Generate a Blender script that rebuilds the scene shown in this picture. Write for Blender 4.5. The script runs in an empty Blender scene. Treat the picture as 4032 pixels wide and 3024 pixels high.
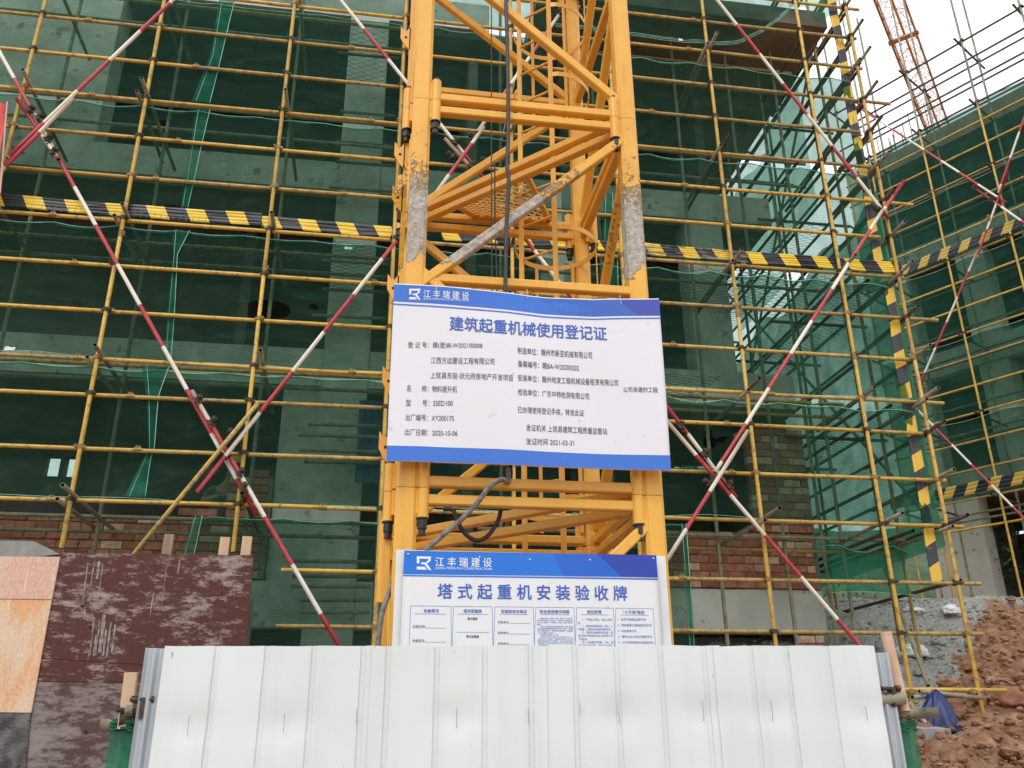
import bpy, bmesh, math, random
from mathutils import Vector, Matrix, Quaternion, noise
random.seed(7)
R = math.radians
scene = bpy.context.scene
col = scene.collection

# ---------------------------------------------------------------- camera, sky, sun, exposure
FPX, PITCH, ROLL, YAW = 3447.06, 0.38485187, 0.00677782, 0.15439326
CAM = Vector((0, 0, 1.6))
fw = Vector((math.sin(YAW) * math.cos(PITCH), math.cos(YAW) * math.cos(PITCH), math.sin(PITCH)))
rt = Vector((math.cos(YAW), -math.sin(YAW), 0))
dn = -rt.cross(fw)
r2 = rt * math.cos(ROLL) + dn * math.sin(ROLL)
d2 = dn * math.cos(ROLL) - rt * math.sin(ROLL)
cd = bpy.data.cameras.new('camera'); cam = bpy.data.objects.new('camera', cd); col.objects.link(cam)
cd.sensor_width = 36.0; cd.lens = FPX / 4032 * 36; cd.clip_start = 0.05; cd.clip_end = 800
cam.matrix_world = Matrix(((r2.x, -d2.x, -fw.x, CAM.x), (r2.y, -d2.y, -fw.y, CAM.y), (r2.z, -d2.z, -fw.z, CAM.z), (0, 0, 0, 1)))
scene.camera = cam

SUN_EL, SUN_AZ = R(52), R(205)
world = bpy.data.worlds.new('World'); scene.world = world; world.use_nodes = True
wn, wl = world.node_tree.nodes, world.node_tree.links
wn.clear()
sky = wn.new('ShaderNodeTexSky'); sky.sky_type = 'NISHITA'; sky.sun_disc = False
sky.sun_elevation = SUN_EL; sky.sun_rotation = SUN_AZ; sky.dust_density = 4; sky.air_density = 1.2
hs = wn.new('ShaderNodeHueSaturation'); hs.inputs['Saturation'].default_value = 0.16
tc = wn.new('ShaderNodeTexCoord')
nz = wn.new('ShaderNodeTexNoise'); nz.inputs['Scale'].default_value = 2.2; nz.inputs['Detail'].default_value = 4
cr = wn.new('ShaderNodeMapRange'); cr.inputs['To Min'].default_value = 0.0; cr.inputs['To Max'].default_value = 1.0
cr.inputs['From Min'].default_value = 0.35; cr.inputs['From Max'].default_value = 0.65
mx = wn.new('ShaderNodeMix'); mx.data_type = 'RGBA'
mx.inputs['B'].default_value = (13.6, 14.4, 15.2, 1)
mx.blend_type = 'MIX'
mfac = wn.new('ShaderNodeMath'); mfac.operation = 'MULTIPLY_ADD'; mfac.inputs[1].default_value = 0.25; mfac.inputs[2].default_value = 0.7
bg = wn.new('ShaderNodeBackground'); bg.inputs['Strength'].default_value = 0.12
wo = wn.new('ShaderNodeOutputWorld')
wl.new(tc.outputs['Generated'], nz.inputs['Vector']); wl.new(nz.outputs['Fac'], cr.inputs['Value'])
wl.new(cr.outputs['Result'], mfac.inputs[0]); wl.new(mfac.outputs[0], mx.inputs['Factor'])
wl.new(sky.outputs['Color'], hs.inputs['Color']); wl.new(hs.outputs['Color'], mx.inputs['A'])
wl.new(mx.outputs['Result'], bg.inputs['Color']); wl.new(bg.outputs['Background'], wo.inputs['Surface'])
sd = bpy.data.lights.new('sun', 'SUN'); sd.energy = 1.3; sd.angle = R(18); sd.color = (1, 0.985, 0.95)
sun = bpy.data.objects.new('sun', sd); col.objects.link(sun)
sdir = Vector((math.sin(SUN_AZ) * math.cos(SUN_EL), math.cos(SUN_AZ) * math.cos(SUN_EL), math.sin(SUN_EL)))
sun.rotation_euler = sdir.to_track_quat('Z', 'Y').to_euler(); sun.location = (0, -5, 20)
vs = scene.view_settings
vs.view_transform = 'Standard'; vs.look = 'None'; vs.exposure = -0.16; vs.gamma = 1; vs.use_curve_mapping = False
scene.render.engine = 'CYCLES'
scene.cycles.max_bounces = 7; scene.cycles.diffuse_bounces = 3; scene.cycles.transparent_max_bounces = 14
scene.cycles.caustics_reflective = False; scene.cycles.caustics_refractive = False

# ---------------------------------------------------------------- measuring helpers (a point on a known plane of the place)
def ray(x, y):
    return (r2 * ((x - 2016) / FPX) + d2 * ((y - 1512) / FPX) + fw)
def PY(x, y, Y):
    d = ray(x, y); return CAM + d * (Y / d.y)
def PZ(x, y, Z):
    d = ray(x, y); return CAM + d * ((Z - 1.6) / d.z)

# ---------------------------------------------------------------- materials
MATS = {}
def new_mat(name):
    m = bpy.data.materials.new(name); m.use_nodes = True; MATS[name] = m
    nt = m.node_tree; nt.nodes.clear()
    o = nt.nodes.new('ShaderNodeOutputMaterial')
    b = nt.nodes.new('ShaderNodeBsdfPrincipled'); nt.links.new(b.outputs[0], o.inputs[0])
    return m, nt.nodes, nt.links, b, o
def N(ns, t, **kw):
    n = ns.new('ShaderNode' + t)
    for k, v in kw.items():
        if k in ('operation', 'blend_type', 'data_type', 'wave_type', 'bands_direction', 'feature', 'noise_dimensions', 'attribute_name', 'attribute_type', 'vector_type'):
            setattr(n, k, v)
        else:
            n.inputs[k.replace('_', ' ')].default_value = v
    return n
def ramp(ns, pts, interp='LINEAR'):
    r = ns.new('ShaderNodeValToRGB'); r.color_ramp.interpolation = interp
    e = r.color_ramp.elements
    while len(e) > 1: e.remove(e[-1])
    e[0].position = pts[0][0]; e[0].color = (*pts[0][1], 1)
    for p, c in pts[1:]:
        k = e.new(p); k.color = (*c, 1)
    return r
def pos_node(ns, ls, scale=(1, 1, 1), obj=False):
    if obj:
        t = ns.new('ShaderNodeTexCoord'); src = t.outputs['Object']
    else:
        t = ns.new('ShaderNodeNewGeometry'); src = t.outputs['Position']
    mp = ns.new('ShaderNodeMapping'); mp.inputs['Scale'].default_value = scale
    ls.new(src, mp.inputs['Vector']); return mp.outputs[0]
def noise_mat(name, c1, c2, scale=6, rough=0.6, bump=0.15, c3=None, t3=0.62, sc=(1, 1, 1), obj=False, metal=0.0, detail=6, bscale=None, bdist=0.01, lo=.35, hi=.65, rnd=0.0):
    m, ns, ls, b, o = new_mat(name)
    v = pos_node(ns, ls, sc, obj)
    n1 = N(ns, 'TexNoise', Scale=scale, Detail=detail); ls.new(v, n1.inputs['Vector'])
    r = ramp(ns, [(lo, c1), (hi, c2)]); ls.new(n1.outputs['Fac'], r.inputs[0])
    out = r.outputs[0]
    if c3:
        n2 = N(ns, 'TexNoise', Scale=scale * 3.1, Detail=8, Roughness=.7); ls.new(v, n2.inputs['Vector'])
        r2_ = ramp(ns, [(t3 - .03, (0, 0, 0)), (t3 + .03, (1, 1, 1))]); ls.new(n2.outputs['Fac'], r2_.inputs[0])
        mm = N(ns, 'Mix', data_type='RGBA'); ls.new(r2_.outputs[0], mm.inputs['Factor']); ls.new(out, mm.inputs['A']); mm.inputs['B'].default_value = (*c3, 1)
        out = mm.outputs['Result']
    if rnd:
        oi = ns.new('ShaderNodeObjectInfo'); mr = N(ns, 'MapRange'); mr.inputs['To Min'].default_value = 1 - rnd; mr.inputs['To Max'].default_value = 1 + rnd
        ls.new(oi.outputs['Random'], mr.inputs['Value'])
        vm = ns.new('ShaderNodeVectorMath'); vm.operation = 'SCALE'; ls.new(out, vm.inputs[0]); ls.new(mr.outputs[0], vm.inputs['Scale']); out = vm.outputs[0]
    ls.new(out, b.inputs['Base Color']); b.inputs['Roughness'].default_value = rough; b.inputs['Metallic'].default_value = metal
    if bump:
        n3 = N(ns, 'TexNoise', Scale=bscale or scale * 5, Detail=8, Roughness=.6); ls.new(v, n3.inputs['Vector'])
        bp = N(ns, 'Bump', Strength=bump, Distance=bdist); ls.new(n3.outputs['Fac'], bp.inputs['Height']); ls.new(bp.outputs[0], b.inputs['Normal'])
    return m
def hexc(r, g, b):
    f = lambda c: ((c / 255 + .055) / 1.055) ** 2.4 if c > 10 else c / 255 / 12.92
    return (f(r), f(g), f(b))

yellow = noise_mat('yellow_tube_paint', (.50, .31, .045), (.62, .40, .07), 5, .48, .15, c3=(.26, .19, .10), t3=.575, rnd=.18)
yellow_worn = noise_mat('worn_yellow_tube_paint', (.38, .26, .06), (.50, .35, .09), 5, .6, .2, c3=(.22, .17, .12), t3=.55, rnd=.22)
grey_tube = noise_mat('unpainted_tube', (.20, .18, .13), (.34, .30, .21), 7, .6, .2, c3=(.12, .09, .06), t3=.6, rnd=.25)
dark_tube = noise_mat('dark_rusty_tube', (.055, .04, .032), (.11, .085, .06), 7, .6, .2, rnd=.3)
white_p = noise_mat('white_band_paint', (.74, .68, .55), (.82, .78, .68), 8, .45, .12, c3=(.40, .30, .22), t3=.66)
red_p = noise_mat('red_band_paint', (.40, .035, .045), (.50, .06, .07), 8, .45, .12, c3=(.30, .06, .05), t3=.62)
coupler_m = noise_mat('rusty_coupler', (.03, .022, .016), (.085, .055, .035), 60, .7, .4, obj=True, bdist=.003)
hollow = noise_mat('tube_inside', (.02, .016, .012), (.04, .03, .02), 30, .9, 0)
mast_plain = None
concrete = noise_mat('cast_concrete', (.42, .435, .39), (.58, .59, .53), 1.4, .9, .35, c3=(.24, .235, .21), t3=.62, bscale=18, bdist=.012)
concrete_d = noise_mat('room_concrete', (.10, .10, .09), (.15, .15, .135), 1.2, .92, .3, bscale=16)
mortar = noise_mat('mortar', (.17, .15, .13), (.26, .23, .20), 14, .95, .5, bdist=.01)
plasticw = noise_mat('white_plastic', (.68, .68, .66), (.8, .8, .78), 9, .35, .6, bscale=14, bdist=.02)
tarp_b = noise_mat('blue_tarp', (.010, .018, .09), (.018, .035, .17), 5, .45, .5, bscale=10, bdist=.02)
black_rub = noise_mat('black_cable', (.018, .018, .018), (.045, .043, .04), 20, .55, .15)
hose_m = noise_mat('dusty_hose', (.12, .11, .095), (.24, .22, .19), 24, .8, .3, lo=.4, hi=.6)
bolt_m = noise_mat('black_bolt', (.02, .02, .02), (.05, .045, .04), 40, .45, .2, metal=.3)
timber = noise_mat('sawn_timber', (.52, .36, .22), (.66, .49, .32), 9, .75, .3, c3=(.32, .22, .14), t3=.66, sc=(1, 1, .15))
peach = noise_mat('peach_timber', (.58, .36, .25), (.70, .48, .36), 7, .8, .3, c3=(.48, .20, .12), t3=.6)
steel_blue = noise_mat('blue_grey_sheet', (.40, .44, .47), (.47, .51, .54), 3, .38, .05)
red_cloth = noise_mat('red_cloth', (.62, .08, .07), (.72, .13, .11), 4, .75, .4, bscale=8, bdist=.02)
wire_m = noise_mat('tie_wire', (.13, .12, .11), (.22, .2, .18), 50, .5, 0)
mesh_m = noise_mat('dark_wire_mesh', (.035, .038, .035), (.07, .07, .06), 10, .7, 0)
cord_m = noise_mat('pale_green_cord', (.22, .52, .42), (.40, .70, .58), 10, .7, 0)
screw_m = noise_mat('screw_head', (.6, .6, .6), (.75, .75, .75), 10, .3, 0, metal=.8)
jib_m = noise_mat('orange_jib_paint', (.60, .26, .12), (.68, .33, .16), 2, .6, 0)
leaf_m = noise_mat('leaves', (.03, .09, .02), (.09, .19, .05), 6, .6, 0, rnd=.2)
hill_m = noise_mat('far_undergrowth', (.03, .06, .025), (.07, .12, .05), 1.5, .9, .5, bdist=.2)
skin_m = noise_mat('skin', (.42, .25, .17), (.48, .30, .21), 12, .55, .05)
shirt_m = noise_mat('dusty_green_shirt', (.10, .13, .09), (.15, .18, .13), 9, .85, .3)
trouser_m = noise_mat('dark_trousers', (.035, .04, .05), (.06, .06, .07), 9, .85, .3)
helmet_m = noise_mat('yellow_helmet', (.78, .58, .06), (.82, .62, .08), 5, .3, 0)
white_sheet = noise_mat('white_board', (.70, .70, .69), (.80, .80, .79), 5, .5, .1, c3=(.42, .36, .30), t3=.69)
rebar_m = noise_mat('rebar', (.20, .12, .09), (.30, .20, .15), 9, .7, 0)

# brick: colour varies brick by brick
m, ns, ls, b, o = new_mat('red_brick'); brick_m = m
oi = ns.new('ShaderNodeObjectInfo')
rr = ramp(ns, [(0, (.28, .10, .065)), (.22, (.40, .15, .095)), (.5, (.48, .21, .14)), (.70, (.34, .15, .105)), (.84, (.62, .37, .26)), (1, (.70, .52, .40))])
ls.new(oi.outputs['Random'], rr.inputs[0])
v = pos_node(ns, ls); n1 = N(ns, 'TexNoise', Scale=14, Detail=8, Roughness=.7); ls.new(v, n1.inputs['Vector'])
r3 = ramp(ns, [(.35, (.62, .58, .55)), (.65, (1.15, 1.1, 1.05))]); ls.new(n1.outputs['Fac'], r3.inputs[0])
mm = N(ns, 'Mix', data_type='RGBA', blend_type='MULTIPLY', Factor=1.0); ls.new(rr.outputs[0], mm.inputs['A']); ls.new(r3.outputs[0], mm.inputs['B'])
ls.new(mm.outputs['Result'], b.inputs['Base Color']); b.inputs['Roughness'].default_value = .92
wv = N(ns, 'TexNoise', Scale=60, Detail=4); ls.new(v, wv.inputs['Vector']); bp = N(ns, 'Bump', Strength=.5, Distance=.006); ls.new(wv.outputs['Fac'], bp.inputs['Height']); ls.new(bp.outputs[0], b.inputs['Normal'])

# mast paint, with dried mortar stuck to it between two heights
m, ns, ls, b, o = new_mat('orange_yellow_mast_paint'); mast_m = m
v = pos_node(ns, ls)
n1 = N(ns, 'TexNoise', Scale=4, Detail=6); ls.new(v, n1.inputs['Vector'])
base = ramp(ns, [(.3, (.74, .375, .045)), (.7, (.82, .44, .06))]); ls.new(n1.outputs['Fac'], base.inputs[0])
chips = N(ns, 'TexNoise', Scale=26, Detail=9, Roughness=.65); ls.new(v, chips.inputs['Vector'])
cm = ramp(ns, [(.685, (0, 0, 0)), (.70, (1, 1, 1))]); ls.new(chips.outputs['Fac'], cm.inputs[0])
mm1 = N(ns, 'Mix', data_type='RGBA'); ls.new(cm.outputs[0], mm1.inputs['Factor']); ls.new(base.outputs[0], mm1.inputs['A']); mm1.inputs['B'].default_value = (.16, .08, .045, 1)
geo = ns.new('ShaderNodeNewGeometry'); sp = ns.new('ShaderNodeSeparateXYZ'); ls.new(geo.outputs['Position'], sp.inputs[0])
zr = ns.new('ShaderNodeValToRGB'); e = zr.color_ramp.elements
pts = [(0.0, 0), (.431, .0), (.437, .95), (.468, .95), (.482, .60), (.495, .42), (.52, .26), (.55, .16), (.62, 0.08), (.68, 0)]
e[0].position = 0; e[0].color = (0, 0, 0, 1); e[1].position = 1; e[1].color = (0, 0, 0, 1)
for p, c in pts[1:]:
    k = e.new(p); k.color = (c, c, c, 1)
dz = N(ns, 'Math', operation='DIVIDE'); dz.inputs[1].default_value = 10; ls.new(sp.outputs['Z'], dz.inputs[0])
nzz = N(ns, 'TexNoise', Scale=9, Detail=5); ls.new(v, nzz.inputs['Vector'])
ad = N(ns, 'Math', operation='MULTIPLY_ADD'); ad.inputs[1].default_value = .035; ls.new(nzz.outputs['Fac'], ad.inputs[0]); ls.new(dz.outputs[0], ad.inputs[2])
ls.new(ad.outputs[0], zr.inputs[0])
spl = N(ns, 'TexNoise', Scale=34, Detail=9, Roughness=.75); ls.new(v, spl.inputs['Vector'])
ys = N(ns, 'MapRange'); ys.inputs['From Min'].default_value = 5.3; ys.inputs['From Max'].default_value = 4.9; ls.new(sp.outputs['Y'], ys.inputs['Value'])
zy = N(ns, 'Math', operation='MULTIPLY'); ls.new(zr.outputs[0], zy.inputs[0]); ls.new(ys.outputs[0], zy.inputs[1])
thr = N(ns, 'Math', operation='MULTIPLY_ADD'); thr.inputs[1].default_value = .62; ls.new(zy.outputs[0], thr.inputs[0]); ls.new(spl.outputs['Fac'], thr.inputs[2])
mk = ramp(ns, [(.78, (0, 0, 0)), (.84, (1, 1, 1))]); ls.new(thr.outputs[0], mk.inputs[0])
cc = ramp(ns, [(.36, (.36, .325, .27)), (.50, (.50, .46, .39)), (.64, (.64, .59, .50))]); ls.new(chips.outputs['Fac'], cc.inputs[0])
mm2 = N(ns, 'Mix', data_type='RGBA'); ls.new(mk.outputs[0], mm2.inputs['Factor']); ls.new(mm1.outputs['Result'], mm2.inputs['A']); ls.new(cc.outputs[0], mm2.inputs['B'])
# dust and rust runs
dn2 = N(ns, 'TexNoise', Scale=3, Detail=7); mp2 = ns.new('ShaderNodeMapping'); mp2.inputs['Scale'].default_value = (6, 6, .7); ls.new(geo.outputs['Position'], mp2.inputs[0]); ls.new(mp2.outputs[0], dn2.inputs['Vector'])
dr = ramp(ns, [(.56, (0, 0, 0)), (.8, (.55, .55, .55))]); ls.new(dn2.outputs['Fac'], dr.inputs[0])
mm3 = N(ns, 'Mix', data_type='RGBA'); ls.new(dr.outputs[0], mm3.inputs['Factor']); ls.new(mm2.outputs['Result'], mm3.inputs['A']); mm3.inputs['B'].default_value = (.46, .25, .09, 1)
ls.new(mm3.outputs['Result'], b.inputs['Base Color'])
rg = N(ns, 'MapRange'); rg.inputs['To Min'].default_value = .38; rg.inputs['To Max'].default_value = .95; ls.new(mk.outputs[0], rg.inputs['Value']); ls.new(rg.outputs[0], b.inputs['Roughness'])
hh = N(ns, 'Math', operation='MULTIPLY'); ls.new(mk.outputs[0], hh.inputs[0]); ls.new(chips.outputs['Fac'], hh.inputs[1])
bp = N(ns, 'Bump', Strength=1.0, Distance=.03); ls.new(hh.outputs[0], bp.inputs['Height']); ls.new(bp.outputs[0], b.inputs['Normal'])

mast_plain = mast_m.copy(); mast_plain.name = 'clean_mast_paint'
for l_ in list(mast_plain.node_tree.links):
    if l_.to_node.name == mm2.name and l_.to_socket.name == 'Factor': mast_plain.node_tree.links.remove(l_)
mast_plain.node_tree.nodes[mm2.name].inputs['Factor'].default_value = 0.0
# green debris net: woven threads with open holes between
def net_mat(name, cover, c, trans):
    m, ns, ls, b, o = new_mat(name)
    v = pos_node(ns, ls)
    n1 = N(ns, 'TexNoise', Scale=2.0, Detail=7, Roughness=.62, Distortion=1.2); ls.new(v, n1.inputs['Vector'])
    mp = ns.new('ShaderNodeMapping'); mp.inputs['Scale'].default_value = (3, 3, 60)
    g = ns.new('ShaderNodeNewGeometry'); ls.new(g.outputs['Position'], mp.inputs[0])
    n2 = N(ns, 'TexNoise', Scale=1.6, Detail=3); ls.new(mp.outputs[0], n2.inputs['Vector'])
    a = N(ns, 'MapRange'); a.inputs['From Min'].default_value = .3; a.inputs['From Max'].default_value = .7
    a.inputs['To Min'].default_value = -.10; a.inputs['To Max'].default_value = .10; ls.new(n1.outputs['Fac'], a.inputs['Value'])
    a2 = N(ns, 'MapRange'); a2.inputs['From Min'].default_value = .3; a2.inputs['From Max'].default_value = .7
    a2.inputs['To Min'].default_value = cover - .035; a2.inputs['To Max'].default_value = cover + .035; ls.new(n2.outputs['Fac'], a2.inputs['Value'])
    s = N(ns, 'Math', operation='ADD'); ls.new(a.outputs[0], s.inputs[0]); ls.new(a2.outputs[0], s.inputs[1])
    df = ns.new('ShaderNodeBsdfDiffuse'); tl = ns.new('ShaderNodeBsdfTranslucent'); tp = ns.new('ShaderNodeBsdfTransparent')
    cz = N(ns, 'TexNoise', Scale=1.1, Detail=8, Roughness=.7, Distortion=2.6); cm_ = ns.new('ShaderNodeMapping'); cm_.inputs['Rotation'].default_value = (0, .6, 0); cm_.inputs['Scale'].default_value = (1, 1, 2.6)
    ls.new(g.outputs['Position'], cm_.inputs[0]); ls.new(cm_.outputs[0], cz.inputs['Vector'])
    cr_ = ramp(ns, [(.3, tuple(x * .55 for x in c)), (.55, tuple(x * 1.0 for x in c)), (.72, tuple(x * 1.9 for x in c))]); ls.new(cz.outputs['Fac'], cr_.inputs[0])  # fold shading painted into the thread colour, dark and pale along slanted creases
    ls.new(cr_.outputs[0], df.inputs['Color']); tl.inputs['Color'].default_value = (*trans, 1)
    ms = ns.new('ShaderNodeMixShader'); ms.inputs[0].default_value = .5; ls.new(df.outputs[0], ms.inputs[1]); ls.new(tl.outputs[0], ms.inputs[2])
    m2 = ns.new('ShaderNodeMixShader'); ls.new(s.outputs[0], m2.inputs[0]); ls.new(tp.outputs[0], m2.inputs[1]); ls.new(ms.outputs[0], m2.inputs[2])
    tp.inputs['Color'].default_value = (.80, 1, .90, 1)
    ls.new(m2.outputs[0], o.inputs[0]); ns.remove(b)
    return m
net_m = net_mat('green_net', .57, (.032, .070, .051), (.06, .25, .17))
net_b = net_mat('bright_green_net', .50, (.045, .25, .165), (.06, .42, .27))
net_s = net_mat('side_green_net', .80, (.04, .25, .155), (.045, .36, .22))
net_w = net_mat('dense_green_net', .80, (.06, .30, .19), (.06, .36, .22))

# striped tape / toe board wrap: UV in metres
def stripe_mat(name, dirt, slant=.5, period=.47, duty=.47, dark=(.014, .016, .022), lite=(.74, .52, .035), ribs=True):
    m, ns, ls, b, o = new_mat(name)
    uv = ns.new('ShaderNodeUVMap'); sp = ns.new('ShaderNodeSeparateXYZ'); ls.new(uv.outputs[0], sp.inputs[0])
    k = N(ns, 'Math', operation='MULTIPLY_ADD'); k.inputs[1].default_value = slant; ls.new(sp.outputs['Y'], k.inputs[0]); ls.new(sp.outputs['X'], k.inputs[2])
    d = N(ns, 'Math', operation='DIVIDE'); d.inputs[1].default_value = period; ls.new(k.outputs[0], d.inputs[0])
    f = N(ns, 'Math', operation='FRACT'); ls.new(d.outputs[0], f.inputs[0])
    lt = N(ns, 'Math', operation='LESS_THAN'); lt.inputs[1].default_value = duty; ls.new(f.outputs[0], lt.inputs[0])
    v = pos_node(ns, ls, (1, 1, 6)); n = N(ns, 'TexNoise', Scale=4, Detail=9, Roughness=.7); ls.new(v, n.inputs['Vector'])
    mxx = N(ns, 'Mix', data_type='RGBA'); ls.new(lt.outputs[0], mxx.inputs['Factor']); mxx.inputs['A'].default_value = (*dark, 1); mxx.inputs['B'].default_value = (*lite, 1)
    rr = ramp(ns, [(dirt, (0, 0, 0)), (dirt + .05, (1, 1, 1))]); ls.new(n.outputs['Fac'], rr.inputs[0])
    m3 = N(ns, 'Mix', data_type='RGBA'); ls.new(rr.outputs[0], m3.inputs['Factor']); ls.new(mxx.outputs['Result'], m3.inputs['A']); m3.inputs['B'].default_value = (.20, .18, .14, 1)
    ls.new(m3.outputs['Result'], b.inputs['Base Color']); b.inputs['Roughness'].default_value = .42
    return m
tape_m = stripe_mat('black_yellow_wrap', .66)
tape_d = stripe_mat('dirty_black_yellow_wrap', .50)
tape_v = stripe_mat('black_yellow_corner_wrap', .64, slant=-.55, dark=(.035, .035, .04), lite=(.72, .47, .05))
tape_w = stripe_mat('wing_black_yellow_wrap', .60, slant=.6, lite=(.5, .33, .05))

# shuttering ply faces
def ply_mat(name, c, pale, t, streak=True, sc=(2.4, 2.4, 7.5)):
    m, ns, ls, b, o = new_mat(name)
    v = pos_node(ns, ls, sc); n = N(ns, 'TexNoise', Scale=2.6, Detail=12, Roughness=.80); ls.new(v, n.inputs['Vector'])
    v2 = pos_node(ns, ls, (1, 1, 1)); n2 = N(ns, 'TexNoise', Scale=1.9, Detail=4); ls.new(v2, n2.inputs['Vector'])
    ad = N(ns, 'Math', operation='MULTIPLY_ADD'); ad.inputs[1].default_value = .55; ls.new(n2.outputs['Fac'], ad.inputs[0]); ls.new(n.outputs['Fac'], ad.inputs[2])
    r = ramp(ns, [(t, (0, 0, 0)), (t + .05, (.55, .55, .55)), (t + .16, (1, 1, 1))]); ls.new(ad.outputs[0], r.inputs[0])
    fine = N(ns, 'TexNoise', Scale=30, Detail=6); ls.new(v, fine.inputs['Vector'])
    cr_ = ramp(ns, [(.3, tuple(x * .8 for x in c)), (.7, tuple(x * 1.2 for x in c))]); ls.new(fine.outputs['Fac'], cr_.inputs[0])
    pr = ramp(ns, [(.3, tuple(x * .75 for x in pale)), (.7, pale)]); ls.new(fine.outputs['Fac'], pr.inputs[0])
    mxx = N(ns, 'Mix', data_type='RGBA'); ls.new(r.outputs[0], mxx.inputs['Factor']); ls.new(cr_.outputs[0], mxx.inputs['A']); ls.new(pr.outputs[0], mxx.inputs['B'])
    outc = mxx.outputs['Result']
    if streak:
        v3 = pos_node(ns, ls, (22, 1, .8)); n3 = N(ns, 'TexNoise', Scale=1.3, Detail=4); ls.new(v3, n3.inputs['Vector'])
        r3_ = ramp(ns, [(.68, (0, 0, 0)), (.72, (.8, .8, .8))]); ls.new(n3.outputs['Fac'], r3_.inputs[0])
        n4 = N(ns, 'TexNoise', Scale=1.2, Detail=1); ls.new(v2, n4.inputs['Vector']); g4 = ramp(ns, [(.5, (0, 0, 0)), (.56, (1, 1, 1))]); ls.new(n4.outputs['Fac'], g4.inputs[0])
        mu = N(ns, 'Math', operation='MULTIPLY'); ls.new(r3_.outputs[0], mu.inputs[0]); ls.new(g4.outputs[0], mu.inputs[1])
        m4 = N(ns, 'Mix', data_type='RGBA'); ls.new(mu.outputs[0], m4.inputs['Factor']); ls.new(outc, m4.inputs['A']); m4.inputs['B'].default_value = (*[min(1, x * 1.4) for x in pale], 1)
        outc = m4.outputs['Result']
    ls.new(outc, b.inputs['Base Color']); b.inputs['Roughness'].default_value = .8
    bp = N(ns, 'Bump', Strength=.3, Distance=.004); ls.new(n.outputs['Fac'], bp.inputs['Height']); ls.new(bp.outputs[0], b.inputs['Normal'])
    return m
ply_maroon = ply_mat('maroon_shuttering_ply', (.085, .025, .019), (.42, .36, .31), .80)
ply_grey = ply_mat('mortar_covered_ply', (.085, .045, .045), (.30, .26, .24), .72, False)
ply_pink = ply_mat('pink_shuttering_ply', (.66, .42, .32), (.74, .60, .48), .78, True, (3, 3, 1))
ply_peach = ply_mat('peach_shuttering_ply', (.72, .40, .20), (.80, .62, .45), .72, True, (4, 4, 1))
rough_dark = noise_mat('mortar_crusted_concrete', (.06, .06, .06), (.20, .20, .19), 9, .95, .9, detail=9, bdist=.03)
slab_grey = noise_mat('grey_slab', (.26, .26, .25), (.38, .38, .36), 5, .95, .5)

# fence sheet
m, ns, ls, b, o = new_mat('white_steel_sheet'); fence_m = m
v = pos_node(ns, ls); n = N(ns, 'TexNoise', Scale=1.5, Detail=5); ls.new(v, n.inputs['Vector'])
r = ramp(ns, [(.3, (.655, .705, .70)), (.7, (.745, .79, .785))]); ls.new(n.outputs['Fac'], r.inputs[0])
sc_ = pos_node(ns, ls, (26, 26, 9)); n2 = N(ns, 'TexNoise', Scale=1.3, Detail=2); ls.new(sc_, n2.inputs['Vector'])
rr = ramp(ns, [(.765, (0, 0, 0)), (.785, (1, 1, 1))]); ls.new(n2.outputs['Fac'], rr.inputs[0])
mxx = N(ns, 'Mix', data_type='RGBA'); ls.new(rr.outputs[0], mxx.inputs['Factor']); ls.new(r.outputs[0], mxx.inputs['A']); mxx.inputs['B'].default_value = (.36, .35, .33, 1)
st = pos_node(ns, ls, (9, 9, .35)); n4 = N(ns, 'TexNoise', Scale=1.2, Detail=6); ls.new(st, n4.inputs['Vector']); r4 = ramp(ns, [(.5, (1, 1, 1)), (.8, (.92, .92, .90))]); ls.new(n4.outputs['Fac'], r4.inputs[0])
mu = N(ns, 'Mix', data_type='RGBA', blend_type='MULTIPLY', Factor=1.0); ls.new(mxx.outputs['Result'], mu.inputs['A']); ls.new(r4.outputs[0], mu.inputs['B'])
ls.new(mu.outputs['Result'], b.inputs['Base Color']); b.inputs['Roughness'].default_value = .33
n3 = N(ns, 'TexNoise', Scale=2.6, Detail=2); ls.new(v, n3.inputs['Vector']); bp = N(ns, 'Bump', Strength=.12, Distance=.02); ls.new(n3.outputs['Fac'], bp.inputs['Height']); ls.new(bp.outputs[0], b.inputs['Normal'])

def vinyl(name, c, rough=.22, fade=0.0):
    m, ns, ls, b, o = new_mat(name)
    v = pos_node(ns, ls); n = N(ns, 'TexNoise', Scale=3.5, Detail=3); ls.new(v, n.inputs['Vector'])
    b.inputs['Base Color'].default_value = (*c, 1); b.inputs['Roughness'].default_value = rough
    sp = N(ns, 'TexNoise', Scale=17, Detail=5); ls.new(v, sp.inputs['Vector'])
    r = ramp(ns, [(.70, c), (.76, tuple(x * .75 + .05 for x in c))]); ls.new(sp.outputs['Fac'], r.inputs[0]); ls.new(r.outputs[0], b.inputs['Base Color'])
    bp = N(ns, 'Bump', Strength=.22, Distance=.02); ls.new(n.outputs['Fac'], bp.inputs['Height']); ls.new(bp.outputs[0], b.inputs['Normal'])
    return m
v_white = vinyl('white_vinyl', (.74, .745, .79))
v_white2 = vinyl('white_board_print', (.76, .76, .765), .35)
v_blue = vinyl('blue_vinyl', (.035, .16, .62))
v_blue_d = vinyl('dark_blue_vinyl', (.045, .07, .40))
v_blue_m = vinyl('mid_blue_vinyl', (.04, .13, .52))
v_azure = vinyl('azure_print', (.005, .16, .66), .35)
v_azure_m = vinyl('mid_azure_print', (.008, .11, .58), .35)
v_azure_d = vinyl('navy_print', (.012, .045, .38), .35)
ink_blue = vinyl('blue_ink', (.035, .12, .50), .4)
ink_grey = vinyl('grey_ink', (.055, .055, .06), .5)
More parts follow.
